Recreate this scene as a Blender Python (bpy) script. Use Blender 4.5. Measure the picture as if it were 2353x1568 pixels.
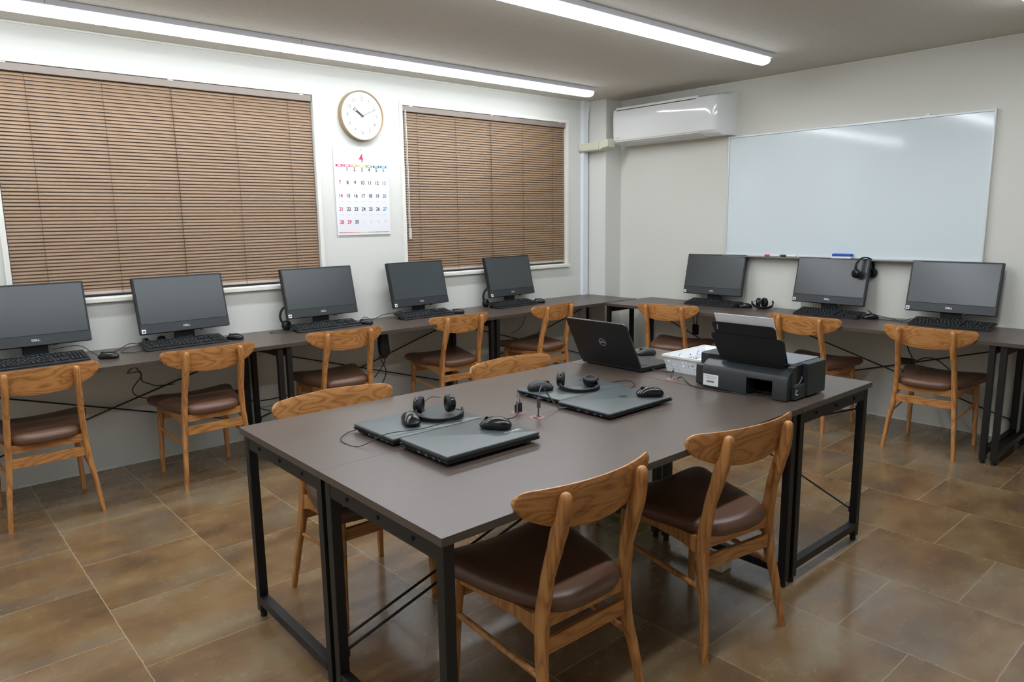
import bpy, bmesh, math, random
from mathutils import Vector, Matrix
random.seed(7)
PI = math.pi
SC = bpy.context.scene
COL = SC.collection
for _o in list(bpy.data.objects):
    bpy.data.objects.remove(_o)

# ---------------------------------------------------------------- camera
FPX, YAW, PIT, ROL = 1650.44, -0.7241, -0.1673, -0.0143
CAM = Vector((-5.2926, -4.6603, 1.4302))
fw = Vector((math.cos(PIT)*math.sin(-YAW), math.cos(PIT)*math.cos(YAW), math.sin(PIT)))
rt = Vector((math.cos(YAW), math.sin(YAW), 0)); up = rt.cross(fw)
rt2 = math.cos(ROL)*rt + math.sin(ROL)*up
up2 = -math.sin(ROL)*rt + math.cos(ROL)*up
cd = bpy.data.cameras.new('camera'); cam = bpy.data.objects.new('camera', cd); COL.objects.link(cam)
cd.sensor_width = 36; cd.sensor_fit = 'HORIZONTAL'; cd.lens = FPX/2353*36; cd.clip_start = .05
M = Matrix((rt2, up2, -fw)).transposed().to_4x4(); M.translation = CAM
cam.matrix_world = M
SC.camera = cam

# ---------------------------------------------------------------- light set-up
SC.view_settings.view_transform = 'Standard'; SC.view_settings.look = 'None'
SC.view_settings.exposure = 0.0; SC.view_settings.gamma = 1
SC.view_settings.use_curve_mapping = False
LIGHT = 48.0            # emission of the LED diffusers
w = bpy.data.worlds.new('world'); SC.world = w; w.use_nodes = True
w.node_tree.nodes['Background'].inputs[0].default_value = (.55, .6, .7, 1)
w.node_tree.nodes['Background'].inputs[1].default_value = .12

# ---------------------------------------------------------------- dimensions
HC = 2.484              # ceiling
HD = .72                # desk top
HR = .7165               # top of the desks along the whiteboard wall
def dz(x, y): return HR if (x > -.66 and y < -.62) else HD
XL, YF = -6.3, -6.1     # left wall, front wall

# ---------------------------------------------------------------- materials
def lin(c):
    return tuple(((v/255)/12.92 if v/255 <= .04045 else ((v/255+.055)/1.055)**2.4) for v in c)
MATS = {}
def mat(name, rgb, rough=.5, metal=0, spec=.5, coat=0, emit=None, es=0):
    m = bpy.data.materials.new(name); m.use_nodes = True
    b = m.node_tree.nodes['Principled BSDF']
    b.inputs['Base Color'].default_value = (*lin(rgb), 1)
    b.inputs['Roughness'].default_value = rough; b.inputs['Metallic'].default_value = metal
    b.inputs['Specular IOR Level'].default_value = spec
    b.inputs['Coat Weight'].default_value = coat; b.inputs['Coat Roughness'].default_value = .12
    if emit:
        b.inputs['Emission Color'].default_value = (*lin(emit), 1); b.inputs['Emission Strength'].default_value = es
    MATS[name] = m
    return m
class NT:
    def __init__(s, m): s.t = m.node_tree; s.b = s.t.nodes['Principled BSDF']
    def n(s, typ, **k):
        o = s.t.nodes.new(typ)
        for a, v in k.items():
            if a.startswith('i_'): o.inputs[int(a[2:])].default_value = v
            else: setattr(o, a, v)
        return o
    def l(s, a, b): s.t.links.new(a, b)
    def math(s, op, a, b=None, c=None):
        o = s.t.nodes.new('ShaderNodeMath'); o.operation = op
        for i, v in enumerate((a, b, c)):
            if v is None: continue
            if isinstance(v, (int, float)): o.inputs[i].default_value = v
            else: s.l(v, o.inputs[i])
        return o.outputs[0]
    def ramp(s, fac, stops):
        r = s.t.nodes.new('ShaderNodeValToRGB'); e = r.color_ramp.elements
        while len(e) < len(stops): e.new(.5)
        for i, (p, c) in enumerate(stops):
            e[i].position = p; e[i].color = (*lin(c), 1)
        s.l(fac, r.inputs[0]); return r.outputs[0]
    def mix(s, fac, a, b, typ='MIX'):
        o = s.t.nodes.new('ShaderNodeMix'); o.data_type = 'RGBA'; o.blend_type = typ
        for sock, v in ((o.inputs[0], fac), (o.inputs[6], a), (o.inputs[7], b)):
            if isinstance(v, (int, float)): sock.default_value = v
            elif isinstance(v, tuple): sock.default_value = (*lin(v), 1)
            else: s.l(v, sock)
        return o.outputs[2]
    def bump(s, h, strength=.2, dist=.001):
        o = s.t.nodes.new('ShaderNodeBump'); o.inputs['Strength'].default_value = strength
        o.inputs['Distance'].default_value = dist
        s.l(h, o.inputs['Height']); s.l(o.outputs[0], s.b.inputs['Normal'])
    def coords(s, kind='Object'):
        return s.t.nodes.new('ShaderNodeTexCoord').outputs[kind]
    def noise(s, vec, scale, detail=4, rough=.55, dist=0):
        o = s.t.nodes.new('ShaderNodeTexNoise'); o.inputs['Scale'].default_value = scale
        o.inputs['Detail'].default_value = detail; o.inputs['Roughness'].default_value = rough
        o.inputs['Distortion'].default_value = dist
        s.l(vec, o.inputs['Vector']); return o.outputs[0]
    def mapping(s, vec, loc=(0,0,0), rot=(0,0,0), scl=(1,1,1)):
        o = s.t.nodes.new('ShaderNodeMapping'); o.inputs[1].default_value = loc
        o.inputs[2].default_value = rot; o.inputs[3].default_value = scl
        s.l(vec, o.inputs[0]); return o.outputs[0]

def wall_material(name, rgb):
    m = mat(name, rgb, .75, spec=.25); k = NT(m); c = k.coords()
    n1 = k.noise(c, 140, 3); k.bump(n1, .12, .002)
    return m
wall_material('wallpaper', (215, 215, 208))
wall_material('wall_plaster', (214, 213, 204))
def ceiling_material():
    m = mat('ceiling_board', (186, 179, 166), .9, spec=.1); k = NT(m); c = k.coords()
    v = k.mapping(c, rot=(0, 0, .5), scl=(1, 1.9, 1))
    wob = k.noise(v, 80, 3, .6, .8)
    big = k.noise(c, 7, 2)
    f = k.math('GREATER_THAN', k.math('ADD', wob, k.math('MULTIPLY', big, .10)), .715)
    col = k.mix(f, (207, 203, 193), (146, 140, 129))
    # board joints
    sx = k.n('ShaderNodeSeparateXYZ'); k.l(c, sx.inputs[0])
    ty = k.math('PINGPONG', k.math('ADD', sx.outputs[1], 1.33), .455)
    j = k.math('LESS_THAN', ty, .0012)
    col = k.mix(k.math('MULTIPLY', j, .5), col, (225, 220, 210))
    k.l(col, k.b.inputs['Base Color']); k.bump(k.math('MULTIPLY', f, -1), .3, .002)
ceiling_material()
def floor_material():
    m = mat('stone_tile', (112, 86, 58), .2, spec=.5, coat=.35); k = NT(m); c = k.coords()
    sx = k.n('ShaderNodeSeparateXYZ'); k.l(c, sx.inputs[0]); X, Y = sx.outputs[0], sx.outputs[1]
    P = .4718
    u = k.math('DIVIDE', k.math('ADD', X, 4.782+P*20), P)
    iu = k.math('FLOOR', u); fu = k.math('FRACT', u)
    off = k.math('MULTIPLY', k.math('FLOORED_MODULO', iu, 2.0), .5)
    v = k.math('ADD', k.math('DIVIDE', k.math('ADD', Y, .832+P*20), P), off)
    iv = k.math('FLOOR', v); fv = k.math('FRACT', v)
    wob = k.math('MULTIPLY', k.math('SUBTRACT', k.noise(c, 22, 3), .5), .010)
    du = k.math('PINGPONG', k.math('ADD', fu, wob), .5); dv = k.math('PINGPONG', k.math('ADD', fv, wob), .5)
    dmin = k.math('MINIMUM', du, dv)
    brk = k.noise(c, 60, 2)
    gw = k.math('MULTIPLY_ADD', brk, .0062, .0002)
    g = k.math('LESS_THAN', dmin, gw)
    cb = k.n('ShaderNodeCombineXYZ'); k.l(iu, cb.inputs[0]); k.l(iv, cb.inputs[1])
    wn = k.n('ShaderNodeTexWhiteNoise'); wn.noise_dimensions = '3D'; k.l(cb.outputs[0], wn.inputs['Vector'])
    sh = k.n('ShaderNodeVectorMath', operation='SCALE'); k.l(wn.outputs['Color'], sh.inputs[0]); sh.inputs['Scale'].default_value = 30
    ad = k.n('ShaderNodeVectorMath', operation='ADD'); k.l(c, ad.inputs[0]); k.l(sh.outputs[0], ad.inputs[1])
    mp = k.mapping(ad.outputs[0], scl=(1, 1.5, 1))
    n1 = k.noise(mp, 3.0, 4, .5, .1); n2 = k.noise(mp, 11, 5, .62)
    mixn = k.math('ADD', k.math('MULTIPLY', n1, .86), k.math('MULTIPLY', n2, .14))
    mixn = k.math('ADD', mixn, k.math('MULTIPLY', k.math('SUBTRACT', wn.outputs['Value'], .5), .10))
    col = k.ramp(mixn, [(.30, (94, 73, 53)), (.42, (110, 85, 58)), (.52, (125, 98, 66)), (.62, (131, 111, 82)), (.74, (140, 121, 94))])
    gr = k.noise(mp, 2.1, 3, .5)
    col = k.mix(k.math('MULTIPLY', k.math('SMOOTH_MAX', k.math('SUBTRACT', gr, .5), 0, .05), 2.6), col, (108, 101, 88))
    col = k.mix(k.math('MULTIPLY', g, .55), col, (196, 178, 148))
    k.l(col, k.b.inputs['Base Color'])
    k.l(k.math('MULTIPLY_ADD', n2, .18, .17), k.b.inputs['Roughness'])
    k.bump(k.math('ADD', k.math('MULTIPLY', g, -1), k.math('MULTIPLY', n2, .25)), .25, .001)
floor_material()
def wood_material(name, cols, axis, scale=1):
    m = mat(name, cols[1], .38, spec=.45, coat=.08); k = NT(m); c = k.coords()
    oi = k.n('ShaderNodeObjectInfo')
    ad = k.n('ShaderNodeVectorMath', operation='ADD'); k.l(c, ad.inputs[0])
    cb = k.n('ShaderNodeCombineXYZ'); r = k.math('MULTIPLY', oi.outputs['Random'], 9)
    for i in range(3): k.l(r, cb.inputs[i])
    k.l(cb.outputs[0], ad.inputs[1])
    s = {'x': (.22, 1, 1), 'z': (1, 1, .12)}[axis]
    mp = k.mapping(ad.outputs[0], scl=s)
    n1 = k.noise(mp, 9*scale, 2, .5, .15)
    rings = k.math('PINGPONG', k.math('MULTIPLY', n1, 15), .5)
    fine = k.noise(k.mapping(ad.outputs[0], scl={'x': (.03, 1, 1), 'z': (1, 1, .03)}[axis]), 420, 2)
    f = k.math('ADD', k.math('MULTIPLY', rings, .75), k.math('MULTIPLY', fine, .55))
    col = k.ramp(f, [(.22, cols[0]), (.42, cols[1]), (.72, cols[2])])
    k.l(col, k.b.inputs['Base Color']); k.bump(fine, .08, .0005)
    return m
OAK = ((138, 88, 46), (176, 120, 67), (190, 136, 80))
wood_material('oak_back', OAK, 'x')
wood_material('oak_leg', OAK, 'z')
def desk_material():
    m = mat('desk_laminate', (92, 78, 72), .33, spec=.52); k = NT(m); c = k.coords()
    mp = k.mapping(c, scl=(.05, 1, 1))
    n = k.noise(mp, 90, 4, .6)
    col = k.ramp(n, [(.3, (76, 65, 58)), (.55, (81, 70, 62)), (.75, (86, 75, 67))])
    k.l(col, k.b.inputs['Base Color']); k.l(k.math('MULTIPLY_ADD', n, .05, .31), k.b.inputs['Roughness'])
desk_material()
def leather_material():
    m = mat('brown_leatherette', (92, 60, 45), .40, spec=.55); k = NT(m); c = k.coords()
    v = k.n('ShaderNodeTexVoronoi'); v.inputs['Scale'].default_value = 260; k.l(c, v.inputs['Vector'])
    k.bump(v.outputs[0], .12, .0006)
    col = k.mix(k.noise(c, 5, 3), (94, 65, 49), (106, 75, 58)); k.l(col, k.b.inputs['Base Color'])
leather_material()
mat('black_steel', (15, 14, 14), .48, metal=.0, spec=.5)
mat('black_plastic', (24, 26, 28), .45)
mat('gloss_black', (15, 16, 17), .22, spec=.5)
mat('matte_black', (16, 16, 17), .7)
mat('bezel_black', (19, 20, 21), .5)
mat('screen_glass', (46, 53, 55), .26, spec=.8)
mat('chin_grey', (42, 46, 49), .42)
mat('key_black', (22, 23, 25), .5)
mat('key_legend', (120, 122, 125), .6)
mat('white_sticker', (222, 224, 224), .6)
mat('sticker_ink', (90, 92, 95), .6)
mat('silver_logo', (190, 193, 195), .35, metal=.6)
mat('cable_rubber', (20, 20, 21), .55)
mat('cable_grey', (70, 70, 72), .4)
mat('lid_grey', (70, 76, 76), .36, metal=.1)
mat('lid_black', (19, 20, 22), .42)
mat('laptop_base', (18, 19, 20), .4)
mat('port_metal', (78, 80, 82), .5, metal=.3)
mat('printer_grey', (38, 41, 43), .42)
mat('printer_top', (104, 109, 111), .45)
mat('printer_dark', (14, 16, 18), .4)
mat('paper_white', (226, 226, 228), .8)
mat('grommet_brown', (128, 92, 84), .5)
mat('frame_white', (226, 225, 216), .5)
mat('ac_white', (228, 230, 229), .05, spec=.5, coat=.4)
mat('ac_louver', (202, 203, 200), .4)
mat('ac_dark', (40, 40, 40), .6)
mat('duct_beige', (206, 205, 184), .35)
mat('conduit_white', (226, 230, 234), .35)
mat('board_white', (214, 224, 227), .085, spec=.45)
mat('aluminium', (214, 217, 217), .35, metal=.2)
mat('tray_grey', (120, 123, 124), .4, metal=.3)
mat('marker_red', (205, 60, 75), .5)
mat('marker_white', (225, 225, 222), .5)
mat('marker_black', (40, 40, 42), .5)
mat('eraser_blue', (25, 80, 170), .6)
mat('clock_wood', (160, 134, 100), .4)
mat('clock_face', (248, 247, 242), .6)
mat('ink_dark', (50, 50, 58), .6)
mat('ink_grey', (150, 150, 152), .6)
mat('ink_red', (196, 44, 78), .6)
mat('ink_blue', (40, 130, 170), .6)
mat('ink_faint', (198, 200, 202), .7)
for i_, c_ in enumerate([(196, 44, 78), (222, 90, 120), (232, 150, 130), (225, 205, 110), (120, 165, 110), (60, 110, 110), (40, 130, 180)]):
    mat('bar_%d' % i_, c_, .6)
mat('green_plastic', (104, 160, 40), .5)
mat('cardboard_white', (224, 216, 196), .7)
mat('headrail_taupe', (136, 124, 114), .30, spec=.35)
mat('cord_beige', (120, 96, 74), .7)
mat('cord_dark', (84, 62, 46), .7)
mat('wand_clear', (196, 196, 190), .2)
mat('bottom_rail', (196, 180, 172), .4)
mat('housing_white', (214, 215, 222), .5)
mat('led_diffuser', (240, 242, 245), .4, emit=(240, 247, 255), es=LIGHT)
def diffuser_directional():
    m = MATS['led_diffuser']; k = NT(m)
    g = k.n('ShaderNodeNewGeometry'); sx = k.n('ShaderNodeSeparateXYZ'); k.l(g.outputs['Normal'], sx.inputs[0])
    down = k.math('MAXIMUM', k.math('MULTIPLY', sx.outputs[2], -1), 0.0)
    k.l(k.math('MULTIPLY_ADD', k.math('POWER', down, 2.2), LIGHT, 2.0), k.b.inputs['Emission Strength'])
diffuser_directional()
def slat_material():
    m = mat('blind_slat', (160, 130, 106), .45, spec=.45); k = NT(m); c = k.coords()
    n = k.noise(k.mapping(c, scl=(.15, 1, 1)), 8, 2)
    col = k.mix(n, (136, 109, 84), (148, 121, 95)); k.l(col, k.b.inputs['Base Color'])
slat_material()
def glass_material():
    m = mat('window_glass', (235, 240, 240), .03); b = m.node_tree.nodes['Principled BSDF']
    b.inputs['Transmission Weight'].default_value = 1; b.inputs['IOR'].default_value = 1.1
glass_material()
def basket_material():
    m = mat('perforated_plastic', (232, 234, 238), .4); k = NT(m); c = k.coords()
    v = k.n('ShaderNodeTexVoronoi'); v.inputs['Scale'].default_value = 62; k.l(c, v.inputs['Vector'])
    big = k.noise(c, 22, 2)
    th = k.math('MULTIPLY', k.math('GREATER_THAN', big, .42), .30)
    hole = k.math('LESS_THAN', v.outputs[0], th)
    sx = k.n('ShaderNodeSeparateXYZ'); k.l(c, sx.inputs[0])
    hole = k.math('MULTIPLY', hole, k.math('MULTIPLY', k.math('LESS_THAN', sx.outputs[2], .066), k.math('GREATER_THAN', sx.outputs[2], .012)))
    tr = k.n('ShaderNodeBsdfTransparent'); mx = k.n('ShaderNodeMixShader')
    out = [n for n in k.t.nodes if n.type == 'OUTPUT_MATERIAL'][0]
    k.l(hole, mx.inputs[0]); k.l(k.b.outputs[0], mx.inputs[1]); k.l(tr.outputs[0], mx.inputs[2]); k.l(mx.outputs[0], out.inputs[0])
basket_material()

# ---------------------------------------------------------------- mesh helpers
class MB:
    def __init__(s): s.bm = bmesh.new(); s.bev = False
    def _xf(s, vs, mx):
        if mx is not None:
            for v in vs: v.co = mx @ v.co
    def box(s, x0, x1, y0, y1, z0, z1, bev=0, seg=2, mx=None):
        vs = [s.bm.verts.new((x, y, z)) for x in (x0, x1) for y in (y0, y1) for z in (z0, z1)]
        F = [(0,1,3,2), (4,6,7,5), (0,4,5,1), (2,3,7,6), (0,2,6,4), (1,5,7,3)]
        fs = [s.bm.faces.new([vs[i] for i in f]) for f in F]
        if bev:
            s.bev = True
            es = list({e for f in fs for e in f.edges})
            r = bmesh.ops.bevel(s.bm, geom=es, offset=bev, segments=seg, profile=.5, affect='EDGES')
            vs = list({v for f in r['faces'] for v in f.verts} | {v for v in vs if v.is_valid})
        s._xf(vs, mx); return s
    def loft(s, rings, close=True, caps=True, mx=None):
        R = [[s.bm.verts.new(p) for p in r] for r in rings]; n = len(R[0])
        for a, b in zip(R, R[1:]):
            for i in range(n if close else n-1):
                j = (i+1) % n
                s.bm.faces.new((a[i], a[j], b[j], b[i]))
        if caps:
            s.bm.faces.new(list(reversed(R[0]))); s.bm.faces.new(R[-1])
        s._xf([v for r in R for v in r], mx); return s
    def prism(s, pts, axis, a0, a1, mx=None):
        def P(p, a):
            if axis == 'x': return (a, p[0], p[1])
            if axis == 'y': return (p[0], a, p[1])
            return (p[0], p[1], a)
        return s.loft([[P(p, a0) for p in pts], [P(p, a1) for p in pts]], mx=mx)
    def tube(s, pts, r, n=8, smooth=4, mx=None, flat=1.0):
        P = [Vector(p) for p in pts]
        if smooth and len(P) > 2:
            Q = []
            for i in range(len(P)-1):
                p0, p1, p2, p3 = P[max(i-1, 0)], P[i], P[i+1], P[min(i+2, len(P)-1)]
                for t in range(smooth):
                    u = t/smooth
                    Q.append(.5*((2*p1)+(-p0+p2)*u+(2*p0-5*p1+4*p2-p3)*u*u+(-p0+3*p1-3*p2+p3)*u**3))
            Q.append(P[-1]); P = Q
        rings = []; prev = None
        for i, p in enumerate(P):
            d = (P[min(i+1, len(P)-1)]-P[max(i-1, 0)]).normalized()
            if prev is None: a = d.orthogonal().normalized()
            else:
                a = prev - d*prev.dot(d); a = a.normalized() if a.length > 1e-6 else d.orthogonal().normalized()
            prev = a; b = d.cross(a)
            rings.append([p+a*(r*math.cos(2*PI*k/n))+b*(r*flat*math.sin(2*PI*k/n)) for k in range(n)])
        return s.loft(rings, mx=mx)
    def cyl(s, c, r, h, axis='z', n=24, r2=None, mx=None):
        r2 = r if r2 is None else r2; c = Vector(c)
        def P(a, rr, t):
            x, y = rr*math.cos(a), rr*math.sin(a)
            return c+Vector({'z': (x, y, t), 'y': (x, t, y), 'x': (t, x, y)}[axis])
        return s.loft([[P(2*PI*k/n, r, 0) for k in range(n)], [P(2*PI*k/n, r2, h) for k in range(n)]], mx=mx)
    def lathe(s, prof, c=(0,0,0), axis='z', n=32, mx=None):
        c = Vector(c); rings = []
        for rr, t in prof:
            rings.append([c+Vector({'z': (rr*math.cos(a), rr*math.sin(a), t), 'y': (rr*math.cos(a), t, rr*math.sin(a)), 'x': (t, rr*math.cos(a), rr*math.sin(a))}[axis]) for a in (2*PI*k/n for k in range(n))])
        return s.loft(rings, mx=mx)
    def quad(s, pts):
        s.bm.faces.new([s.bm.verts.new(p) for p in pts]); return s
    def build(s, name, m, parent=None, smooth=True, ang=38):
        me = bpy.data.meshes.new(name)
        bmesh.ops.recalc_face_normals(s.bm, faces=s.bm.faces)
        s.bm.to_mesh(me); s.bm.free()
        me.materials.append(MATS[m])
        if smooth:
            me.shade_smooth(); me.set_sharp_from_angle(angle=math.radians(ang))
        o = bpy.data.objects.new(name, me); COL.objects.link(o)
        if s.bev and smooth:
            wn = o.modifiers.new('face_weighted_normals', 'WEIGHTED_NORMAL'); wn.keep_sharp = True; wn.weight = 80
        if parent: o.parent = parent
        return o
def tag(o, label, cat, group=None, kind=None):
    o['label'] = label; o['category'] = cat
    if group: o['group'] = group
    if kind: o['kind'] = kind
    return o
def empty(name, loc, rz=0, label=None, cat=None, group=None):
    o = bpy.data.objects.new(name, None); COL.objects.link(o)
    o.empty_display_size = .1; o.location = loc; o.rotation_euler = (0, 0, rz)
    if label: tag(o, label, cat, group)
    return o
def struct(o): o['kind'] = 'structure'; return o
def copy_tree(o, parent=None):
    c = o.copy(); COL.objects.link(c); c.parent = parent
    for ch in list(o.children): copy_tree(ch, c)
    return c
def text(body, size, m, parent, name='lettering', mx=None, ext=.0004, align='CENTER', bold=0, sx=1):
    cu = bpy.data.curves.new('t', 'FONT'); cu.body = body; cu.size = size; cu.extrude = ext
    cu.align_x = align; cu.align_y = 'CENTER'; cu.offset = bold
    t = bpy.data.objects.new('t', cu); COL.objects.link(t)
    dg = bpy.context.evaluated_depsgraph_get(); me = bpy.data.meshes.new_from_object(t.evaluated_get(dg))
    bpy.data.objects.remove(t); bpy.data.curves.remove(cu)
    me.materials.clear(); me.materials.append(MATS[m])
    if mx is not None: me.transform(mx @ Matrix.Diagonal((sx, 1, 1, 1)))
    o = bpy.data.objects.new(name, me); COL.objects.link(o); o.parent = parent
    return o
def join_into(a, others):
    bm = bmesh.new(); bm.from_mesh(a.data)
    for o in others: bm.from_mesh(o.data)
    bm.to_mesh(a.data); bm.free()
    for o in others: bpy.data.objects.remove(o)
    return a
RX = lambda a: Matrix.Rotation(a, 4, 'X')
RY = lambda a: Matrix.Rotation(a, 4, 'Y')
RZ = lambda a: Matrix.Rotation(a, 4, 'Z')
T = lambda x, y, z: Matrix.Translation((x, y, z))

# ---------------------------------------------------------------- the room
W1 = (-4.77, -2.915, .997, 2.305)
W2 = (-2.255, -.465, .997, 2.305)
struct(MB().box(XL, 0, YF, 0, -.1, 0).build('floor', 'stone_tile', smooth=False))
struct(MB().box(XL-.1, .15, YF-.1, .15, HC, HC+.1).build('ceiling', 'ceiling_board', smooth=False))
b = MB(); t = .15
xs = [XL-.1, W1[0]+.02, W1[1]-.02, W2[0]+.02, W2[1]-.02, .15]
b.box(xs[0], xs[5], 0, t, -.1, W1[2]+.02).box(xs[0], xs[5], 0, t, W1[3]-.02, HC)
for i in (0, 2, 4): b.box(xs[i], xs[i+1], 0, t, W1[2]+.02, W1[3]-.02)
struct(b.build('wall_back', 'wallpaper', smooth=False))
struct(MB().box(0, .15, YF-.1, 0, -.1, HC).build('wall_right', 'wall_plaster', smooth=False))
struct(MB().box(XL-.1, XL, YF-.1, 0, -.1, HC).build('wall_left', 'wallpaper', smooth=False))
struct(MB().box(XL, 0, YF-.1, YF, -.1, HC).build('wall_front', 'wallpaper', smooth=False))
struct(MB().box(-.215, 0, -.235, 0, 0, HC, .003).build('wall_column', 'wallpaper', smooth=False))
struct(MB().box(XL, -.215, -.006, 0, 0, .012, .002).build('baseboard_back', 'frame_white'))
struct(MB().box(-.006, 0, YF, -.235, 0, .012, .002).build('baseboard_right', 'frame_white'))
struct(MB().box(XL, -.215, -.008, 0, HC-.012, HC, .003).build('trim_1', 'frame_white'))
struct(MB().box(-.008, 0, YF, -.235, HC-.010, HC, .003).build('trim_2', 'frame_white'))

def window(n, W, cords, wand):
    x0, x1, z0, z1 = W
    e = empty('window_%d' % n, ((x0+x1)/2, 0, z0)); struct(e)
    w2 = (x1-x0)/2; h = z1-z0; f = .028
    b = MB()
    b.box(-w2, w2, -.012, .13, 0, f, .003).box(-w2, w2, -.012, .13, h-f, h, .003)
    b.box(-w2, -w2+f, -.012, .13, f, h-f, .003).box(w2-f, w2, -.012, .13, f, h-f, .003)
    b.box(-.02, .02, .09, .12, f, h-f)
    b.box(-w2-.004, w2+.004, -.030, -.010, -.002, .022, .003)
    b.build('window_frame', 'frame_white', e)
    MB().box(-w2+f, w2-f, .10, .106, f, h-f).build('window_pane', 'window_glass', e)
    # venetian blind hung in the reveal
    bl = empty('venetian_blind', ((x0+x1)/2, .02, z0))
    top = h-f-.002; wd = w2-f-.006
    MB().box(-wd, wd, -.022, .018, top-.040, top, .0015).build('headrail', 'headrail_taupe', bl)
    for c in (-wd+.07, 0, wd-.07): MB().box(c-.016, c+.016, -.026, .02, top-.004, top+.003, .001).build('mounting_bracket', 'frame_white', bl)
    s = MB(); pitch = .0193; z = top-.050; k = 0
    while z > f+.024:
        j = .0006*math.sin(k*1.7); k += 1
        pr = [(.0070, .0100), (.0026, .0082), (-.0018, .0032), (-.0048, -.0034), (-.0058, -.0092)]
        up_ = [(-wd, 0), (wd, 0)]
        vs = [[s.bm.verts.new((X, p[0], z+p[1]+j)) for p in pr] for X in (-wd, wd)]
        vs2 = [[s.bm.verts.new((X, p[0]+.0006, z+p[1]-.0006+j)) for p in pr] for X in (-wd, wd)]
        for i in range(len(pr)-1):
            s.bm.faces.new((vs[0][i], vs[0][i+1], vs[1][i+1], vs[1][i]))
            s.bm.faces.new((vs2[0][i], vs2[1][i], vs2[1][i+1], vs2[0][i+1]))
        z -= pitch
    s.build('slats', 'blind_slat', bl)
    MB().box(-wd, wd, -.012, .012, max(f+.001, z+pitch-.026), z+pitch-.010, .003).build('bottom_rail', 'bottom_rail', bl)
    xc = (x0+x1)/2
    for i, c in enumerate(cords):
        MB().tube([(c-xc, -.0135, top-.036), (c-xc+.002, -.013, h*.5), (c-xc, -.0135, f+.016)], .0021 if i == 2 else .0012, 6).build('ladder_cord', 'cord_dark', bl)
    if wand:
        g = MB().tube([(-wd+.02, -.03, top-.03), (-wd+.022, -.034, .75), (-wd+.02, -.034, .38)], .004, 8).build('tilt_wand', 'wand_clear', bl)
        MB().tube([(-wd+.012, -.028, top-.03), (-wd+.014, -.03, .8), (-wd+.012, -.032, .42)], .0016, 6).build('pull_cord', 'wand_clear', bl)
        MB().box(-wd+.010, -wd+.030, -.042, -.026, .30, .38, .003).build('cord_tassel', 'wand_clear', bl)
    return bl
bl1 = window(1, W1, [-4.575, -4.21, -3.842, -3.472, -3.115], False)
tag(bl1, 'wide brown venetian blind on the window left of the wall clock', 'blind', 'brown venetian blinds')
bl2 = window(2, W2, [-2.092, -1.728, -1.366, -1.012, -.654], True)
tag(bl2, 'brown venetian blind with tilt wand on the window right of the clock', 'blind', 'brown venetian blinds')

# conduit + duct in the corner
cn = empty('wall_conduit', (-.27, -.02, HD), 0, 'white vertical cable conduit running up the corner by the pillar', 'conduit')
MB().box(-.033, .033, -.022, .018, -.72, 1.67, .004).build('conduit_run', 'conduit_white', cn)
MB().loft([[(-.034, -.024, z_), (w_, -.024, z_), (w_, .018, z_), (-.034, .018, z_)] for z_, w_ in ((1.60, .034), (1.66, .036), (1.71, .05), (1.735, .053), (1.763, .053))]).build('flared_cap', 'conduit_white', cn)
dc = empty('pipe_cover', (-.28, -.15, 2.07), 0, 'beige plastic pipe cover running from the wall corner to the air conditioner', 'pipe cover')
MB().box(-.055, .064, -.09, .144, -.036, .036, .01, 3).build('cover_box', 'duct_beige', dc)
MB().loft([[(x_, y_, z_+dz) for x_, z_ in ((-.03, -.03), (-.012, -.036), (.064, -.036), (.064, .036), (-.012, .036), (-.03, .030))] for y_, dz in ((-.09, 0), (-.13, .012), (-.19, .02))]).build('cover_elbow', 'duct_beige', dc)
for y_ in (.12, .0): MB().cyl((-.057, y_, -.024), .0035, .003, 'x', 10).build('screw', 'tray_grey', dc)

# ---------------------------------------------------------------- ceiling lights
def fixture(x1, y, L=1.28):
    e = empty('ceiling_light', (x1-L/2, y, HC), 0)
    h = L/2-.0015
    MB().box(-h, h, -.056, .056, -.028, 0, .002).build('light_housing', 'housing_white', e)
    prof = []
    for i in range(13):
        a = PI*i/12; prof.append((-.048*math.cos(a), -.028-.042*math.sin(a)**.7))
    rings = [[(x_, p[0]*s_, -.028+(p[1]+.028)*s_) for p in prof] for x_, s_ in ((-h, .9 if x1 < -4 else 1), (-h+.01, 1), (h-.05, 1), (h-.02, .95), (h-.004, .82), (h, .6))] if abs(x1+.70) < .01 else \
            [[(x_, p[0], p[1]) for p in prof] for x_ in (-h, h)]
    MB().loft(rings).build('light_diffuser', 'led_diffuser', e, ang=60)
    return e
ROWN = {-.492: ('along the window wall', 'ceiling lights over the window wall'), -2.045: ('over the central table', 'ceiling lights over the central table'), -3.60: ('nearest the camera side', 'ceiling lights on the camera side')}
POSN = ['end piece nearest the whiteboard wall', 'second piece from the whiteboard wall', 'third piece from the whiteboard wall', 'fourth piece from the whiteboard wall']
for y_, (rw, grp) in ROWN.items():
    for i in range(4):
        e = fixture(-.70-1.28*i, y_)
        tag(e, 'long white LED strip light %s, %s' % (rw, POSN[i]), 'light', grp)

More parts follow.
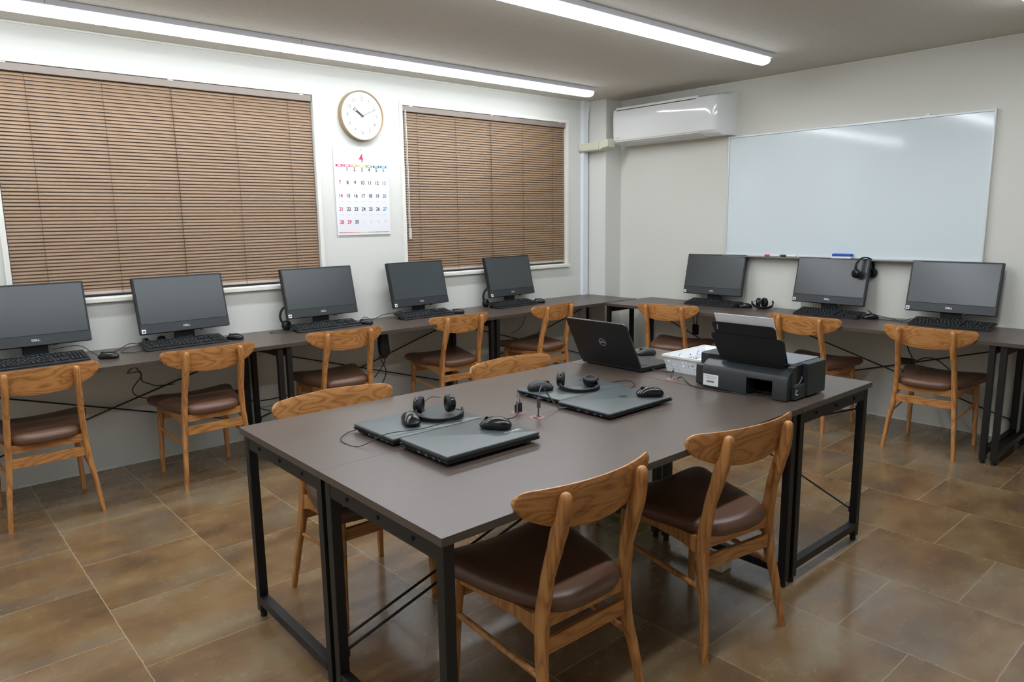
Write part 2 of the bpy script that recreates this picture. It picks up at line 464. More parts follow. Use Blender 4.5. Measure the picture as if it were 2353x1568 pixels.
# ---------------------------------------------------------------- desks
def desk(L, D, loc, rz, label, cat='table', group=None, brace=True, grommets=(), H=HD):
    """local: x along length 0..L, y 0 (front, user) .. D (rear)"""
    e = empty('desk', loc, rz, label, cat, group)
    MB().box(.0003, L-.0003, .0003, D-.0003, H-.022, H, .0006).build('desk_top', 'desk_laminate', e, ang=30)
    q = .032; i0 = .012; zt = H-.022
    for xx in (i0, L-i0-q):
        for yy in (i0, D-i0-q):
            lg = MB().box(xx, xx+q, yy, yy+q, .022, zt, .002).build('leg', 'black_steel', e)
            MB().cyl((xx+q/2, yy+q/2, 0), .012, .024, 'z', 14).build('foot', 'matte_black', lg)
        tr = MB().box(xx+.001, xx+q-.001, i0+q, D-i0-q, zt-.052, zt, .002).build('top_rail', 'black_steel', e)
        MB().box(xx, xx+q, i0+q, D-i0-q, .052, .084, .002).build('bottom_rail', 'black_steel', e)
        sx_ = xx-.003 if xx < L/2 else xx+q-.001
        for f_ in (.22, .5, .78):
            MB().cyl((sx_, i0+f_*(D-2*i0), zt-.028), .006, .004, 'x', 12).build('screw', 'matte_black', tr)
    MB().box(i0+q, L-i0-q, D-i0-.026, D-i0-.006, zt-.03, zt, .002).build('rear_rail', 'black_steel', e)
    if brace:
        yr = D-i0-q/2; a, c = i0+q, L-i0-q
        MB().tube([(a, yr-.004, .60), (c, yr-.004, .14)], .0045, 8, 0).build('brace_rod', 'black_steel', e)
        MB().tube([(a, yr+.006, .14), (c, yr+.006, .60)], .0045, 8, 0).build('brace_rod', 'black_steel', e)
        for xx, zz in ((a, .60), (c, .14), (a, .14), (c, .60)):
            MB().box(xx-.006, xx+.006, yr-.012, yr+.012, zz-.014, zz+.014, .002).build('brace_clip', 'black_steel', e)
    for gx, gy in grommets:
        g = MB().lathe([(.001, H-.004), (.029, H-.004), (.0295, H+.0005), (.028, H+.002), (.001, H+.0022)], (gx, gy, 0)).build('cable_grommet', 'grommet_brown', e)
        s = MB()
        for sgn in (-1, 1):
            pts = [(gx+sgn*.012+.007*math.cos(a_)*1.0, gy+sgn*.004+.011*math.sin(a_)) for a_ in (2*PI*k/14 for k in range(14))]
            s.prism(pts, 'z', H+.001, H+.0032)
        s.build('cable_slots', 'matte_black', g)
    return e
G_W = 'desks along the window wall'
# window wall desks (user side -y)
for i, (x0, L, nm) in enumerate([(-5.16, 1.65, 'below the left end of the wide blind'), (-3.51, 1.65, 'below the clock and calendar'), (-1.86, 1.645, 'running into the corner pillar')]):
    desk(L, .605, (x0, -.607, 0), 0, 'dark brown wall desk with black steel frame %s' % nm, 'desk', G_W)
# whiteboard wall desks, user side -x : local x -> -y, local y -> +x
for y0, L, nm in [(-.608, 1.244, 'nearest the room corner'), (-1.852, 1.65, 'under the left half of the whiteboard'), (-3.502, 1.65, 'at the right edge of the whiteboard')]:
    e = desk(L, .640, (-.645, y0, 0), -PI/2, 'dark brown desk against the whiteboard wall, %s' % nm, 'desk', 'desks along the whiteboard wall', H=HR)
TH = -.0104
A = Vector((-4.392, -2.176, 0))
def tw(u, v, z=0):
    return (A.x+u*math.cos(TH)+v*math.sin(TH), A.y+u*math.sin(TH)-v*math.cos(TH), z)
def inv_t(x, y):
    dx, dy = x-A.x, y-A.y
    return dx*math.cos(TH)+dy*math.sin(TH), -(-dx*math.sin(TH)+dy*math.cos(TH))
LP, DP = 1.655, .615
def g_loc(x, y, kind):
    u, v = inv_t(x, y)
    if kind == 'P': return (LP-u, v)            # rotated 180 about its far-right corner
    if kind == 'Q': return (u, 2*DP-v)
    return (v, u-LP)
# P: user on far side (+y) -> rotate 180; origin at far-right corner
desk(LP, DP, tw(LP, 0), PI+TH, 'far half of the central table, dark brown top with black legs', 'table', 'central table desks', grommets=[g_loc(-3.554, -2.726, 'P')])
desk(LP, DP, tw(0, 2*DP), TH, 'near half of the central table, holding the closed grey laptop with silver lettering', 'table', 'central table desks', grommets=[g_loc(-3.555, -2.826, 'Q')])
# R: origin at (LP,0), local x -> +v (world -y), local y -> +u
desk(2*DP, .61, tw(LP+.004, 0), -PI/2+TH, 'cross desk at the end of the central table under the printer', 'table', 'central table desks', grommets=[])
# grommet in the cross desk
_gu, _gv = inv_t(-2.695, -2.792)
rdesk = [o for o in COL.objects if o.get('label', '').startswith('cross desk')][0]
g = MB().lathe([(.001, HD-.004), (.029, HD-.004), (.0295, HD+.0005), (.028, HD+.002), (.001, HD+.0022)], (_gv, _gu-LP, 0)).build('cable_grommet', 'grommet_brown', rdesk)
MB().prism([(_gv+.012+.007*math.cos(k), _gu-LP+.011*math.sin(k)) for k in (2*PI*i/14 for i in range(14))], 'z', HD+.001, HD+.0032).build('cable_slots', 'matte_black', g)

# ---------------------------------------------------------------- chairs
def rrect(cx, cy, wx, wy, z, r=.35, n=4):
    pts = []
    rr = min(wx, wy)*r
    for sx_, sy_, a0 in ((1, 1, 0), (-1, 1, PI/2), (-1, -1, PI), (1, -1, 1.5*PI)):
        for i in range(n+1):
            a = a0+PI/2*i/n
            pts.append((cx+sx_*(wx/2-rr)+rr*math.cos(a), cy+sy_*(wy/2-rr)+rr*math.sin(a), z))
    return pts
def interp(keys, z):
    for (z0, *a), (z1, *b) in zip(keys, keys[1:]):
        if z <= z1:
            t_ = (z-z0)/(z1-z0); t_ = t_*t_*(3-2*t_)*.5+t_*.5
            return [p+(q-p)*t_ for p, q in zip(a, b)]
    return list(keys[-1][1:])
def make_chair():
    e = empty('dining_chair', (0, 0, 0))
    # rear legs / uprights   z, cx, cy, wx, wy
    K = [(0, .197, 0, .021, .022), (.14, .184, .022, .024, .030), (.29, .167, .050, .027, .040), (.40, .159, .056, .027, .046),
         (.52, .154, .038, .026, .040), (.62, .150, .010, .028, .046), (.655, .1485, .000, .029, .050), (.685, .1475, -.011, .029, .040), (.735, .1455, -.019, .029, .034), (.750, .145, -.0205, .028, .030), (.759, .1447, -.021, .022, .022), (.7625, .1446, -.021, .012, .011)]
    for s in (-1, 1):
        rings = []
        zs = [0, .004, .05, .1, .14, .2, .25, .29, .33, .37, .40, .44, .48, .52, .57, .60, .62, .64, .655, .67, .685, .71, .735, .745, .752, .757, .760, .7625]
        for z in zs:
            cx, cy, wx, wy = interp(K, z)
            rings.append(rrect(s*cx, cy, wx, wy, z, .38, 3))
        MB().loft(rings).build('rear_leg', 'oak_leg', e)
        rings = []
        for z, cx, cy, wd in ((0, .191, .422, .021), (.004, .191, .422, .022), (.2, .186, .414, .027), (.36, .181, .403, .033), (.395, .180, .400, .034)):
            rings.append(rrect(s*cx, cy, wd, wd, z, .3, 3))
        MB().loft(rings).build('front_leg', 'oak_leg', e)
        # side seat rail
        b = MB()
        rr = []
        for y_, zt_, zb_, x_ in ((.06, .400, .338, .158), (.14, .402, .362, .163), (.25, .406, .374, .170), (.39, .406, .374, .179)):
            rr.append([(s*(x_-.010), y_, zb_), (s*(x_+.010), y_, zb_), (s*(x_+.010), y_, zt_), (s*(x_-.010), y_, zt_)])
        b.loft(rr).build('side_rail', 'oak_leg', e)
        MB().tube([(s*.170, .055, .232), (s*.186, .413, .270)], .0095, 10, 0, flat=.75).build('side_stretcher', 'oak_leg', e)
    MB().box(-.153, .153, .041, .059, .293, .340, .003).build('rear_stretcher', 'oak_back', e)
    MB().box(-.165, .165, .392, .408, .322, .368, .003).build('front_rail', 'oak_back', e)
    MB().box(-.15, .15, .048, .066, .365, .405, .003).build('rear_rail', 'oak_back', e)
    # curved backrest
    b = MB(); N = 44; R_ = 8; th = .0065
    def outline(s):
        a = abs(s)
        LO = [(0, .130), (.2, .1285), (.4, .1225), (.56, .113), (.7, .101), (.8, .089), (.88, .078), (.94, .066), (.975, .053), (1, .033)]
        UP = [(0, 0), (.86, .003), (.92, .006), (.96, .011), (.985, .018), (1, .031)]
        def itp(Tb):
            for (p, q), (p2, q2) in zip(Tb, Tb[1:]):
                if a <= p2+1e-9: return q+(q2-q)*(a-p)/(p2-p)
        zb = .772-itp(LO); zt = .772-itp(UP)
        return zb, max(zt, zb+.0012)
    front, back = [], []
    for i in range(N+1):
        s = -math.cos(PI*i/N); zb, zt = outline(s)
        cf, cb_ = [], []
        for j in range(R_+1):
            z = zb+(zt-zb)*j/R_
            yc = -.0035+.062*s*s - (z-.70)*.13
            edge = min(1, min(z-zb, zt-z)/.004+.45) if zt-zb > .004 else .45
            tt = th*edge
            cf.append(b.bm.verts.new((.258*s, yc+tt, z))); cb_.append(b.bm.verts.new((.258*s, yc-tt, z)))
        front.append(cf); back.append(cb_)
    for i in range(N):
        for j in range(R_):
            b.bm.faces.new((front[i][j], front[i+1][j], front[i+1][j+1], front[i][j+1]))
            b.bm.faces.new((back[i][j], back[i][j+1], back[i+1][j+1], back[i+1][j]))
        b.bm.faces.new((front[i][0], back[i][0], back[i+1][0], front[i+1][0]))
        b.bm.faces.new((front[i][R_], front[i+1][R_], back[i+1][R_], back[i][R_]))
    for k in (0, N):
        for j in range(R_): b.bm.faces.new((front[k][j], front[k][j+1], back[k][j+1], back[k][j]))
    b.build('backrest', 'oak_back', e, ang=50)
    # seat pad
    half = [(0, .012), (.05, .014), (.095, .022), (.130, .042), (.155, .080), (.176, .135), (.194, .20), (.210, .27), (.224, .34), (.237, .39), (.241, .418), (.232, .443), (.205, .457), (.15, .457), (.08, .452), (0, .450)]
    def cr(P, m=3):
        out = []
        for i in range(len(P)-1):
            p0, p1, p2, p3 = P[max(i-1, 0)], P[i], P[i+1], P[min(i+2, len(P)-1)]
            for k in range(m):
                u = k/m
                out.append(tuple(.5*((2*p1[a])+(-p0[a]+p2[a])*u+(2*p0[a]-5*p1[a]+4*p2[a]-p3[a])*u*u+(-p0[a]+3*p1[a]-3*p2[a]+p3[a])*u**3) for a in (0, 1)))
        return out+[P[-1]]
    hp = cr(half); full = hp+[(-x, y) for x, y in reversed(hp[1:-1])]
    cx, cy = 0, .24
    def zb(x, y): return .425+.017*(min(1, abs(x)/.24)**2)*(.35+.65*max(0, min(1, y/.42)))-.006*(1-abs(y-.25)/.25)
    b = MB(); rings = []
    for rr, dz in ((.86, -.026), (.965, -.023), (1.0, -.010), (1.003, .003), (.985, .014), (.94, .023), (.84, .030), (.65, .034), (.4, .036), (.15, .037)):
        rings.append([(cx+(x-cx)*rr, cy+(y-cy)*rr, zb(cx+(x-cx)*rr, cy+(y-cy)*rr)+dz-(.0 if rr > .5 else .0)) for x, y in full])
    b.loft(rings).build('seat', 'brown_leatherette', e, ang=80)
    return e
CH = [
 ('c1', (-3.962, -.691, .018), 'oak chair at the second computer from the left, below the wide blind', 'chairs at the window wall desks'),
 ('c0', (-4.758, -.681, -.001), 'oak chair at the leftmost computer of the window wall', 'chairs at the window wall desks'),
 ('c2', (-3.124, -.67, -.063), 'oak chair at the window wall desk below the calendar, behind the far table chairs', 'chairs at the window wall desks'),
 ('c3', (-2.198, -.645, -.051), 'oak chair at the fourth window wall computer, left of the corner chair', 'chairs at the window wall desks'),
 ('c4', (-1.285, -.682, .092), 'oak chair turned slightly at the window wall desk nearest the room corner', 'chairs at the window wall desks'),
 ('r1', (-.770, -1.325, -1.365), 'oak chair at the whiteboard wall desk nearest the corner, behind the open laptop', 'chairs at the whiteboard wall desks'),
 ('r2', (-.702, -2.377, -1.609), 'oak chair behind the printer at the whiteboard wall desk', 'chairs at the whiteboard wall desks'),
 ('r3', (-.704, -3.151, -1.552), 'oak chair at the far right whiteboard wall desk, legs fully visible', 'chairs at the whiteboard wall desks'),
 ('n2', (-3.234, -3.504, -.149), 'oak chair on the near side of the table, the right one of the two', 'chairs around the central table'),
 ('n1', (-3.932, -3.463, -.026), 'large foreground oak chair at the near left corner of the table', 'chairs around the central table'),
 ('f1', (-3.991, -2.085, 3.12), 'oak chair tucked under the far left side of the table, front legs visible', 'chairs around the central table'),
 ('f2', (-3.061, -2.080, 3.15), 'oak chair on the far side of the table, only its backrest showing above the top', 'chairs around the central table'),
]
proto = make_chair()
for i, (k_, (x, y, a), lab, grp) in enumerate(CH):
    o = proto if i == 0 else copy_tree(proto)
    o.location = (x, y, 0); o.rotation_euler = (0, 0, a); tag(o, lab, 'chair', grp)

# ---------------------------------------------------------------- computers
PW, PH, PZ, TILT = .53, .335, .082, .22
def make_pc():
    e = empty('desktop_computer', (0, 0, 0))
    mx = T(0, 0, PZ) @ RX(-TILT)
    MB().box(-PW/2, PW/2, .002, .030, 0, PH, .004, 2, mx).build('casing', 'bezel_black', e)
    MB().box(-PW/2+.06, PW/2-.06, .028, .048, .05, PH-.06, .008, 2, mx).build('rear_housing', 'bezel_black', e)
    s = MB().box(-PW/2+.010, PW/2-.010, -.0006, .004, .058, PH-.010, .0006, 1, mx).build('screen', 'screen_glass', e)
    MB().box(-PW/2+.002, PW/2-.002, -.0015, .004, .002, .056, .001, 1, mx).build('chin', 'chin_grey', e)
    text('DELL', .0155, 'silver_logo', e, 'logo', mx @ T(.0, -.0018, .030) @ RX(PI/2), bold=.0006, sx=1.15)
    st = MB().box(-PW/2+.006, -PW/2+.030, -.0022, 0, .006, .030, .001, 1, mx).build('sticker', 'white_sticker', e)
    MB().box(-PW/2+.012, -PW/2+.024, -.0028, -.002, .012, .022, 0, 1, mx).build('sticker_print', 'sticker_ink', st)
    MB().box(.08, .10, .006, .02, -.006, .002, .001, 1, mx).build('button', 'black_plastic', e)
    MB().box(-.06, .06, .045, .062, .0, .20, .004).build('stand_neck', 'black_plastic', e)
    MB().box(-.11, .11, .022, .125, 0, .008, .003).build('stand_base', 'black_plastic', e)
    return e
def make_keyboard():
    e = empty('keyboard', (0, 0, 0))
    KW, KD = .466, .150
    mx = T(0, 0, .001) @ RX(.20)
    MB().loft([[(-KW/2, y_, z0), (KW/2, y_, z0), (KW/2, y_, z1), (-KW/2, y_, z1)] for y_, z0, z1 in ((0, 0, .006), (.01, 0, .010), (KD-.008, 0, .012), (KD, .002, .009))], mx=mx).build('key_case', 'black_plastic', e, ang=30)
    b = MB(); lg = MB()
    def key(x, y, w_, d_=.0155):
        b.loft([[(x, y, .010), (x+w_, y, .010), (x+w_, y+d_, .010), (x, y+d_, .010)], [(x+.0015, y+.002, .0185), (x+w_-.0015, y+.002, .0185), (x+w_-.0015, y+d_-.001, .0185), (x+.0015, y+d_-.001, .0185)]], mx=mx)
        if w_ < .03 and random.random() < .85:
            lg.box(x+.004, x+.009, y+.007, y+.0115, .0186, .0189, mx=mx)
    x0 = -KW/2+.010; p = .0196
    rows = [(.010, [1.3, 1.1, 1.1, 1.1, 5.2, 1.2, 1.2, 1.4, 1.4]), (.0292, [2.2]+[1]*10+[1.8]), (.0484, [1.8]+[1]*11+[1.2]), (.0676, [1.5]+[1]*12+[.5]), (.0868, [1]*13+[1.0]), (.1180, [1]*14)]
    for y_, ks in rows:
        sc_ = 15*p/sum(ks)
        x = x0
        for w_ in ks:
            key(x, y_, w_*sc_-.0022); x += w_*sc_
    for c in range(3):
        xx = x0+15*p+.010+c*p
        for y_ in (.0676, .0868, .1180): key(xx, y_, .0174)
        key(xx, .010, .0174)
        if c == 1: key(xx, .0292, .0174)
    for c in range(4):
        xx = x0+18*p+.020+c*.0185
        for y_ in (.010, .0292, .0484, .0676, .0868): key(xx, y_, .0165)
    b.build('keys', 'key_black', e, smooth=False)
    lg.build('key_legends', 'key_legend', e, smooth=False)
    for s in (-1, 1):
        MB().box(s*.19-.012, s*.19+.012, .128, .138, 0, .028, .002).build('tilt_foot', 'black_plastic', e)
    return e
def mouse_mesh(L=.112, W_=.062, H_=.038):
    b = MB(); n = 20; rings = []
    prof = [(.0, .0), (.90, .0), (.98, .12), (1.0, .30), (.97, .5), (.88, .68), (.72, .84), (.5, .95), (.25, .995), (.05, 1.0)]
    for r_, h_ in prof:
        ring = []
        for k in range(n):
            a = 2*PI*k/n; cx_, sy_ = math.cos(a), math.sin(a)
            sq = (abs(cx_)**2.6+abs(sy_)**2.6)**(-1/2.6)
            x = W_/2*cx_*sq*max(r_, .02); y = L/2*sy_*sq*max(r_, .02)
            waist = 1-.10*math.exp(-((y/L-.02)/.2)**2)
            yy = y/(L/2)
            z = H_*h_*(1-.36*max(0, yy)**1.5-.18*max(0, -yy)**2.2) if h_ > .3 else H_*h_
            ring.append((x*waist, y-.010*h_*r_*0, z+.001))
        rings.append(ring)
    b.loft(rings); return b
def make_mouse(body='gloss_black', L=.108, cable=None):
    e = empty('mouse', (0, 0, 0))
    mouse_mesh(L).build('mouse_body', body, e, ang=70)
    MB().cyl((-.0035, L*.27, .0295), .0085, .007, 'x', 14).build('scroll_wheel', 'matte_black', e)
    MB().tube([(0, L*.47, .012), (0, L*.38, .0245), (0, L*.20, .0352), (0, L*.12, .0375)], .0008, 6).build('button_seam', 'matte_black', e)
    if cable:
        MB().tube(cable, .0020, 6, 6).build('mouse_cable', 'cable_rubber', e)
    return e

PCS = [
 ('m0', (-4.688, -.15), 0.03, 'leftmost of the desktop computers along the window wall', 'computers on the window wall desks'),
 ('m1', (-3.916, -.15), .08, 'largest-looking desktop computer below the wide blind, second from the left', 'computers on the window wall desks'),
 ('m2', (-3.017, -.15), .024, 'desktop computer below the calendar with headphones behind its left side', 'computers on the window wall desks'),
 ('m3', (-2.203, -.15), .081, 'dark-screened desktop computer in front of the left frame of the right window', 'computers on the window wall desks'),
 ('m4', (-1.278, -.15), .069, 'desktop computer nearest the room corner under the right window', 'computers on the window wall desks'),
 ('r1', (-.15, -1.329), -1.521, 'desktop computer at the left end of the whiteboard, beside folded headphones', 'computers on the whiteboard wall desks'),
 ('r2', (-.15, -2.292), -1.589, 'desktop computer with headphones hung over its top right corner', 'computers on the whiteboard wall desks'),
 ('r3', (-.15, -3.088), -1.58, 'rightmost desktop computer, below the right end of the whiteboard', 'computers on the whiteboard wall desks'),
]
pc0 = make_pc()
PCD = {}
for i, (k_, (x, y), a, lab, grp) in enumerate(PCS):
    o = pc0 if i == 0 else copy_tree(pc0)
    o.location = (x, y, dz(x, y)); o.rotation_euler = (0, 0, a); tag(o, lab, 'computer', grp); PCD[k_] = o
KBS = [
 ('m0', (-4.71, -.335), .05, 'black keyboard in front of the leftmost computer'),
 ('m1', (-3.955, -.285), .05, 'black keyboard in front of the second computer from the left'),
 ('m2', (-3.033, -.275), .01, 'black keyboard in front of the computer below the calendar'),
 ('m3', (-2.220, -.275), .04, 'black keyboard in front of the dark-screened computer by the right window frame'),
 ('m4', (-1.325, -.27), .07, 'black keyboard in front of the corner computer under the right window'),
 ('r1', (-.262, -1.376), -1.57, 'black keyboard in front of the left computer on the whiteboard wall'),
 ('r2', (-.262, -2.33), -1.60, 'black keyboard in front of the computer with hung headphones'),
 ('r3', (-.268, -3.125), -1.58, 'black keyboard of the rightmost computer on the whiteboard wall'),
]
kb0 = make_keyboard()
for i, (k_, (x, y), a, lab) in enumerate(KBS):
    o = kb0 if i == 0 else copy_tree(kb0)
    o.location = (x, y, dz(x, y)); o.rotation_euler = (0, 0, a); tag(o, lab, 'keyboard', 'keyboards on the wall desks')
MS = [
 ((-4.395, -.345), .9, 'glossy black mouse right of the far left keyboard', [(0, .05, .012), (.03, .10, .03), (.088, .203, .06), (.04, .312, .05)]),
 ((-3.660, -.215), .7, 'black mouse right of the second keyboard from the left', [(0, .05, .012), (-.04, .09, .012), (-.10, .12, .012)]),
 ((-2.750, -.235), .7, 'black mouse right of the keyboard below the calendar', [(0, .05, .012), (-.03, .09, .02), (-.10, .12, .02)]),
 ((-1.948, -.25), .7, 'black mouse right of the keyboard by the right window frame', [(0, .05, .012), (-.03, .08, .006), (-.10, .10, .006)]),
 ((-1.030, -.200), .7, 'black mouse at the keyboard nearest the room corner', [(0, .05, .012), (-.03, .08, .01), (-.09, .10, .02)]),
 ((-.165, -1.655), .6, 'black mouse between the left whiteboard wall keyboard and the folded headphones', [(0, .05, .012), (-.02, .07, .006)]),
 ((-.165, -2.615), .6, 'black mouse right of the keyboard under the hung headphones', [(0, .05, .012), (-.02, .07, .006)]),
]
for (x, y), a, lab, cab in MS:
    o = make_mouse('gloss_black', .108, cab); o.location = (x, y, dz(x, y)); o.rotation_euler = (0, 0, a)
    tag(o, lab, 'mouse', 'mice on the wall desks')

# ---------------------------------------------------------------- laptops on the table
def closed_laptop(x0, x1, y0, y1, h, rz, label, lid='lid_grey', logo=None):
    W_, D = x1-x0, y1-y0
    e = empty('laptop', ((x0+x1)/2, (y0+y1)/2, HD), rz, label, 'laptop', 'closed laptops on the table')
    a, c = W_/2, D/2; hb = h*.58
    MB().loft([[(sx_*(a-i), sy_*(c-i), z) for sx_, sy_ in ((-1, -1), (1, -1), (1, 1), (-1, 1))] for z, i in ((.004, .020), (hb*.55, .003), (hb, .0))]).build('laptop_base', 'laptop_base', e, ang=20)
    for sx_ in (-1, 1):
        for sy_ in (-1, 1): MB().cyl((sx_*(a-.04), sy_*(c-.04), 0), .008, .006, 'z', 12).build('rubber_foot', 'matte_black', e)
    rings = []
    for z, i in ((hb+.0015, .002), (h-.004, 0), (h-.001, .0015), (h, .006)):
        rings.append(rrect(0, 0, 2*(a-i), 2*(c-i), z, .035, 4))
    MB().loft(rings).build('laptop_lid', lid, e, ang=30)
    for k, (yy, ww) in enumerate(((c*.15, .016), (-.02, .014), (-.06, .013), (-.09, .010))):
        MB().box(-a-.0006, -a+.004, yy-ww/2, yy+ww/2, hb*.55, hb*.9, .0004, 1).build('side_port', 'port_metal', e)
    vt = MB()
    for k in range(14): vt.box(-a-.0004, -a+.003, c*.30+k*.0042, c*.30+k*.0042+.002, hb*.5, hb*.9)
    vt.build('side_vent', 'matte_black', e)
    MB().box(-a+.05, a-.05, c-.006, c+.003, hb*.7, h-.003, .002).build('hinge', 'laptop_base', e)
    return e, a, c
e, a, c = closed_laptop(-4.126, -3.753, -2.765, -2.512, .030, 0, 'closed grey laptop under the headphones at the left of the table')
e, a, c = closed_laptop(-4.116, -3.746, -3.043, -2.785, .036, -.01, 'closed grey laptop with silver brand lettering and a mouse on it')
text('lenovo', .022, 'silver_logo', e, 'logo', T(a-.063, -c+.065, .0362) @ RZ(PI), bold=.0005, sx=1.1)
e, a, c = closed_laptop(-3.375, -3.003, -2.772, -2.513, .024, 0, 'closed dark laptop with headphones and mouse on it, behind its twin')
e, a, c = closed_laptop(-3.402, -3.03, -3.040, -2.778, .026, .0, 'closed dark laptop with faint round logo and a mouse near its right edge')
def ring_logo(e, r, m, mx, nm='logo'):
    b = MB(); n = 40
    b.loft([[(a_*math.cos(2*PI*k/n), a_*math.sin(2*PI*k/n), z_) for k in range(n)] for a_, z_ in ((r, 0), (r, .0006), (r*.88, .0006), (r*.88, 0))], caps=False, mx=mx)
    o = b.build(nm, m, e)
    tx = text('DELL', r*.62, m, e, nm, mx, ext=.0005, bold=.0004, sx=1.1)
    return join_into(o, [tx])
ring_logo(e, .018, 'laptop_base', T(.045, 0, .0262) @ RZ(-PI/2+PI/2))
# open laptop: hinge on the left (-x), keyboard extends to +x, lid leans back toward -x
e = empty('laptop', (-2.684, -2.43, HD), 0, 'open black laptop seen from behind with a round brand badge', 'laptop')
MB().loft([[(x_, -.186, z0), (x_, .186, z0), (x_, .186, z1), (x_, -.186, z1)] for x_, z0, z1 in ((0, .006, .024), (.20, .004, .020), (.258, .008, .016))]).build('laptop_base', 'laptop_base', e, ang=30)
kb = MB()
for r_ in range(5):
    for q_ in range(15): kb.box(.05+r_*.019, .05+r_*.019+.0165, -.165+q_*.0222, -.165+q_*.0222+.0195, .019, .0245-.0016*r_*.9, .001, 1)
kb.build('keys', 'key_black', e, smooth=False)
MB().box(.165, .235, -.05, .05, .0175, .0192, .001).build('touchpad', 'bezel_black', e)
lm = T(.0, 0, .020) @ RY(-.482)
MB().loft([[(x_, y_, z_) for y_, z_ in ((-.186, .0), (.186, 0), (.186, .238), (.180, .2465), (.170, .25), (-.170, .25), (-.180, .2465), (-.186, .238))] for x_ in (-.008, .001)], mx=lm).build('laptop_lid', 'lid_black', e, ang=30)
MB().box(.0012, .0022, -.172, .172, .02, .235, 0, mx=lm).build('screen', 'screen_glass', e)
ring_logo(e, .021, 'silver_logo', lm @ T(-.0082, -.004, .132) @ RZ(-PI/2) @ RX(PI/2))
for yy in (-.15, .15):
    for x_ in (.01, .21): MB().box(x_, x_+.02, yy-.01, yy+.01, 0, .0065).build('rubber_foot', 'matte_black', e)

TM = [
 ((-3.826, -2.915, HD+.0362), .62, 'glossy black mouse lying on the laptop with silver lettering', 'gloss_black', [(0, .05, .012), (.01, .075, .02), (.03, .10, .03)]),
 ((-3.985, -2.655, HD+.0302), 2.75, 'black mouse resting beside the left headphones on the left laptop', 'gloss_black', None),
 ((-3.318, -2.598, HD+.0242), -2.2, 'matte grey-black mouse left of the second headphones', 'black_plastic', None),
 ((-3.090, -2.975, HD+.0262), .85, 'glossy black mouse near the right edge of the laptop with the faint logo', 'gloss_black', None),
 ((-2.310, -2.350, HD+.0005), 1.1, 'dark grey mouse behind the open laptop', 'printer_grey', None),
]
for loc, a_, lab, m_, cab in TM:
    o = make_mouse(m_, .108); o.location = loc; o.rotation_euler = (0, 0, a_); tag(o, lab, 'mouse', 'mice on the central table')

# ---------------------------------------------------------------- headphones
def cup(b, p, r, c, nrm, rr=.028, th=.026):
    pass
def headphones(loc, rz, label, R=.078, cups=((-1, .045, 0), (1, .045, 0)), lie=True, cupr=.031, tiltx=.14, base_m=None, pinch=1.0):
    """band lies in local XY, apex at -y, ends at +y; cups stand at the ends"""
    e = empty('headphones', loc, rz, label, 'headphones', 'black headphones')
    B = base_m or RX(tiltx)
    # band as a flat ribbon standing on edge
    rings = []; N = 28
    for i in range(N+1):
        a = PI*1.18*(i/N)-PI*.09-PI   # sweep through the -y side
        x, y = R*math.cos(a)*(1 if math.sin(a) < 0 else pinch), R*.92*math.sin(a)
        n_ = Vector((math.cos(a), math.sin(a), 0))
        w_ = .0095; t_ = .0035 if i not in (0, N) else .002
        c_ = Vector((x, y, .012))
        rings.append([c_+n_*t_+Vector((0, 0, w_)), c_+n_*t_-Vector((0, 0, w_)), c_-n_*t_-Vector((0, 0, w_)), c_-n_*t_+Vector((0, 0, w_))])
    MB().loft(rings, mx=B).build('headband', 'matte_black', e, ang=60)
    for s, dy, flat_ in cups:
        sg = 1 if s > 0 else -1; cx_ = s*(R-.006)*pinch; cc = Vector((cx_, dy, cupr-.004))
        if flat_: m2 = B @ T(cx_*.72, dy, .012) @ RX(.1)
        else: m2 = (B @ T(*cc) if abs(s) == 1 else T(cx_, dy, cupr+.004)) @ RZ(sg*.25) @ RY(-sg*PI/2)
        sh = MB().lathe([(.001, -.013), (cupr*.6, -.013), (cupr*.9, -.009), (cupr, .0), (cupr*.98, .006), (.001, .006)], n=28, mx=m2).build('ear_cup', 'gloss_black', e, ang=50)
        MB().lathe([(cupr*.5, .006), (cupr*.96, .006), (cupr*1.02, .012), (cupr*.92, .019), (cupr*.62, .020), (cupr*.5, .014)], n=28, mx=m2).build('ear_pad', 'matte_black', sh, ang=60)
        MB().lathe([(.001, -.0145), (cupr*.45, -.0145), (cupr*.5, -.013), (.001, -.0128)], n=24, mx=m2).build('cup_badge', 'cable_grey', sh)
        # yoke joining band and cup
        MB().tube([B @ Vector((s*R*.99*pinch, .012, .014)), B @ Vector((s*(R+.004)*pinch, dy*.7, .022)), B @ Vector((s*(R+.004)*pinch, dy, cupr-.004))], .0032, 8).build('yoke', 'gloss_black', e)
    return e
# camera looks along (.66,.75): band apex toward the camera
headphones((-3.862, -2.652, HD+.033), -.60, 'black headphones lying on the left grey laptop with both ear cups upright', R=.082, cups=((-1, .045, 0), (.56, .035, 0)))
headphones((-3.185, -2.690, HD+.026), -.60, 'black headphones on the dark laptop with the right ear cup lying flat', R=.080, cups=((-1, .040, 0), (1, .035, 1)))
headphones((-.12, -1.775, HR+.001), -.85, 'black folded headphones standing on the desk right of the left whiteboard wall computer', R=.080, cups=((-.37, .030, 0), (.37, .030, 0)), cupr=.038, base_m=T(0, 0, .034) @ RX(.48))
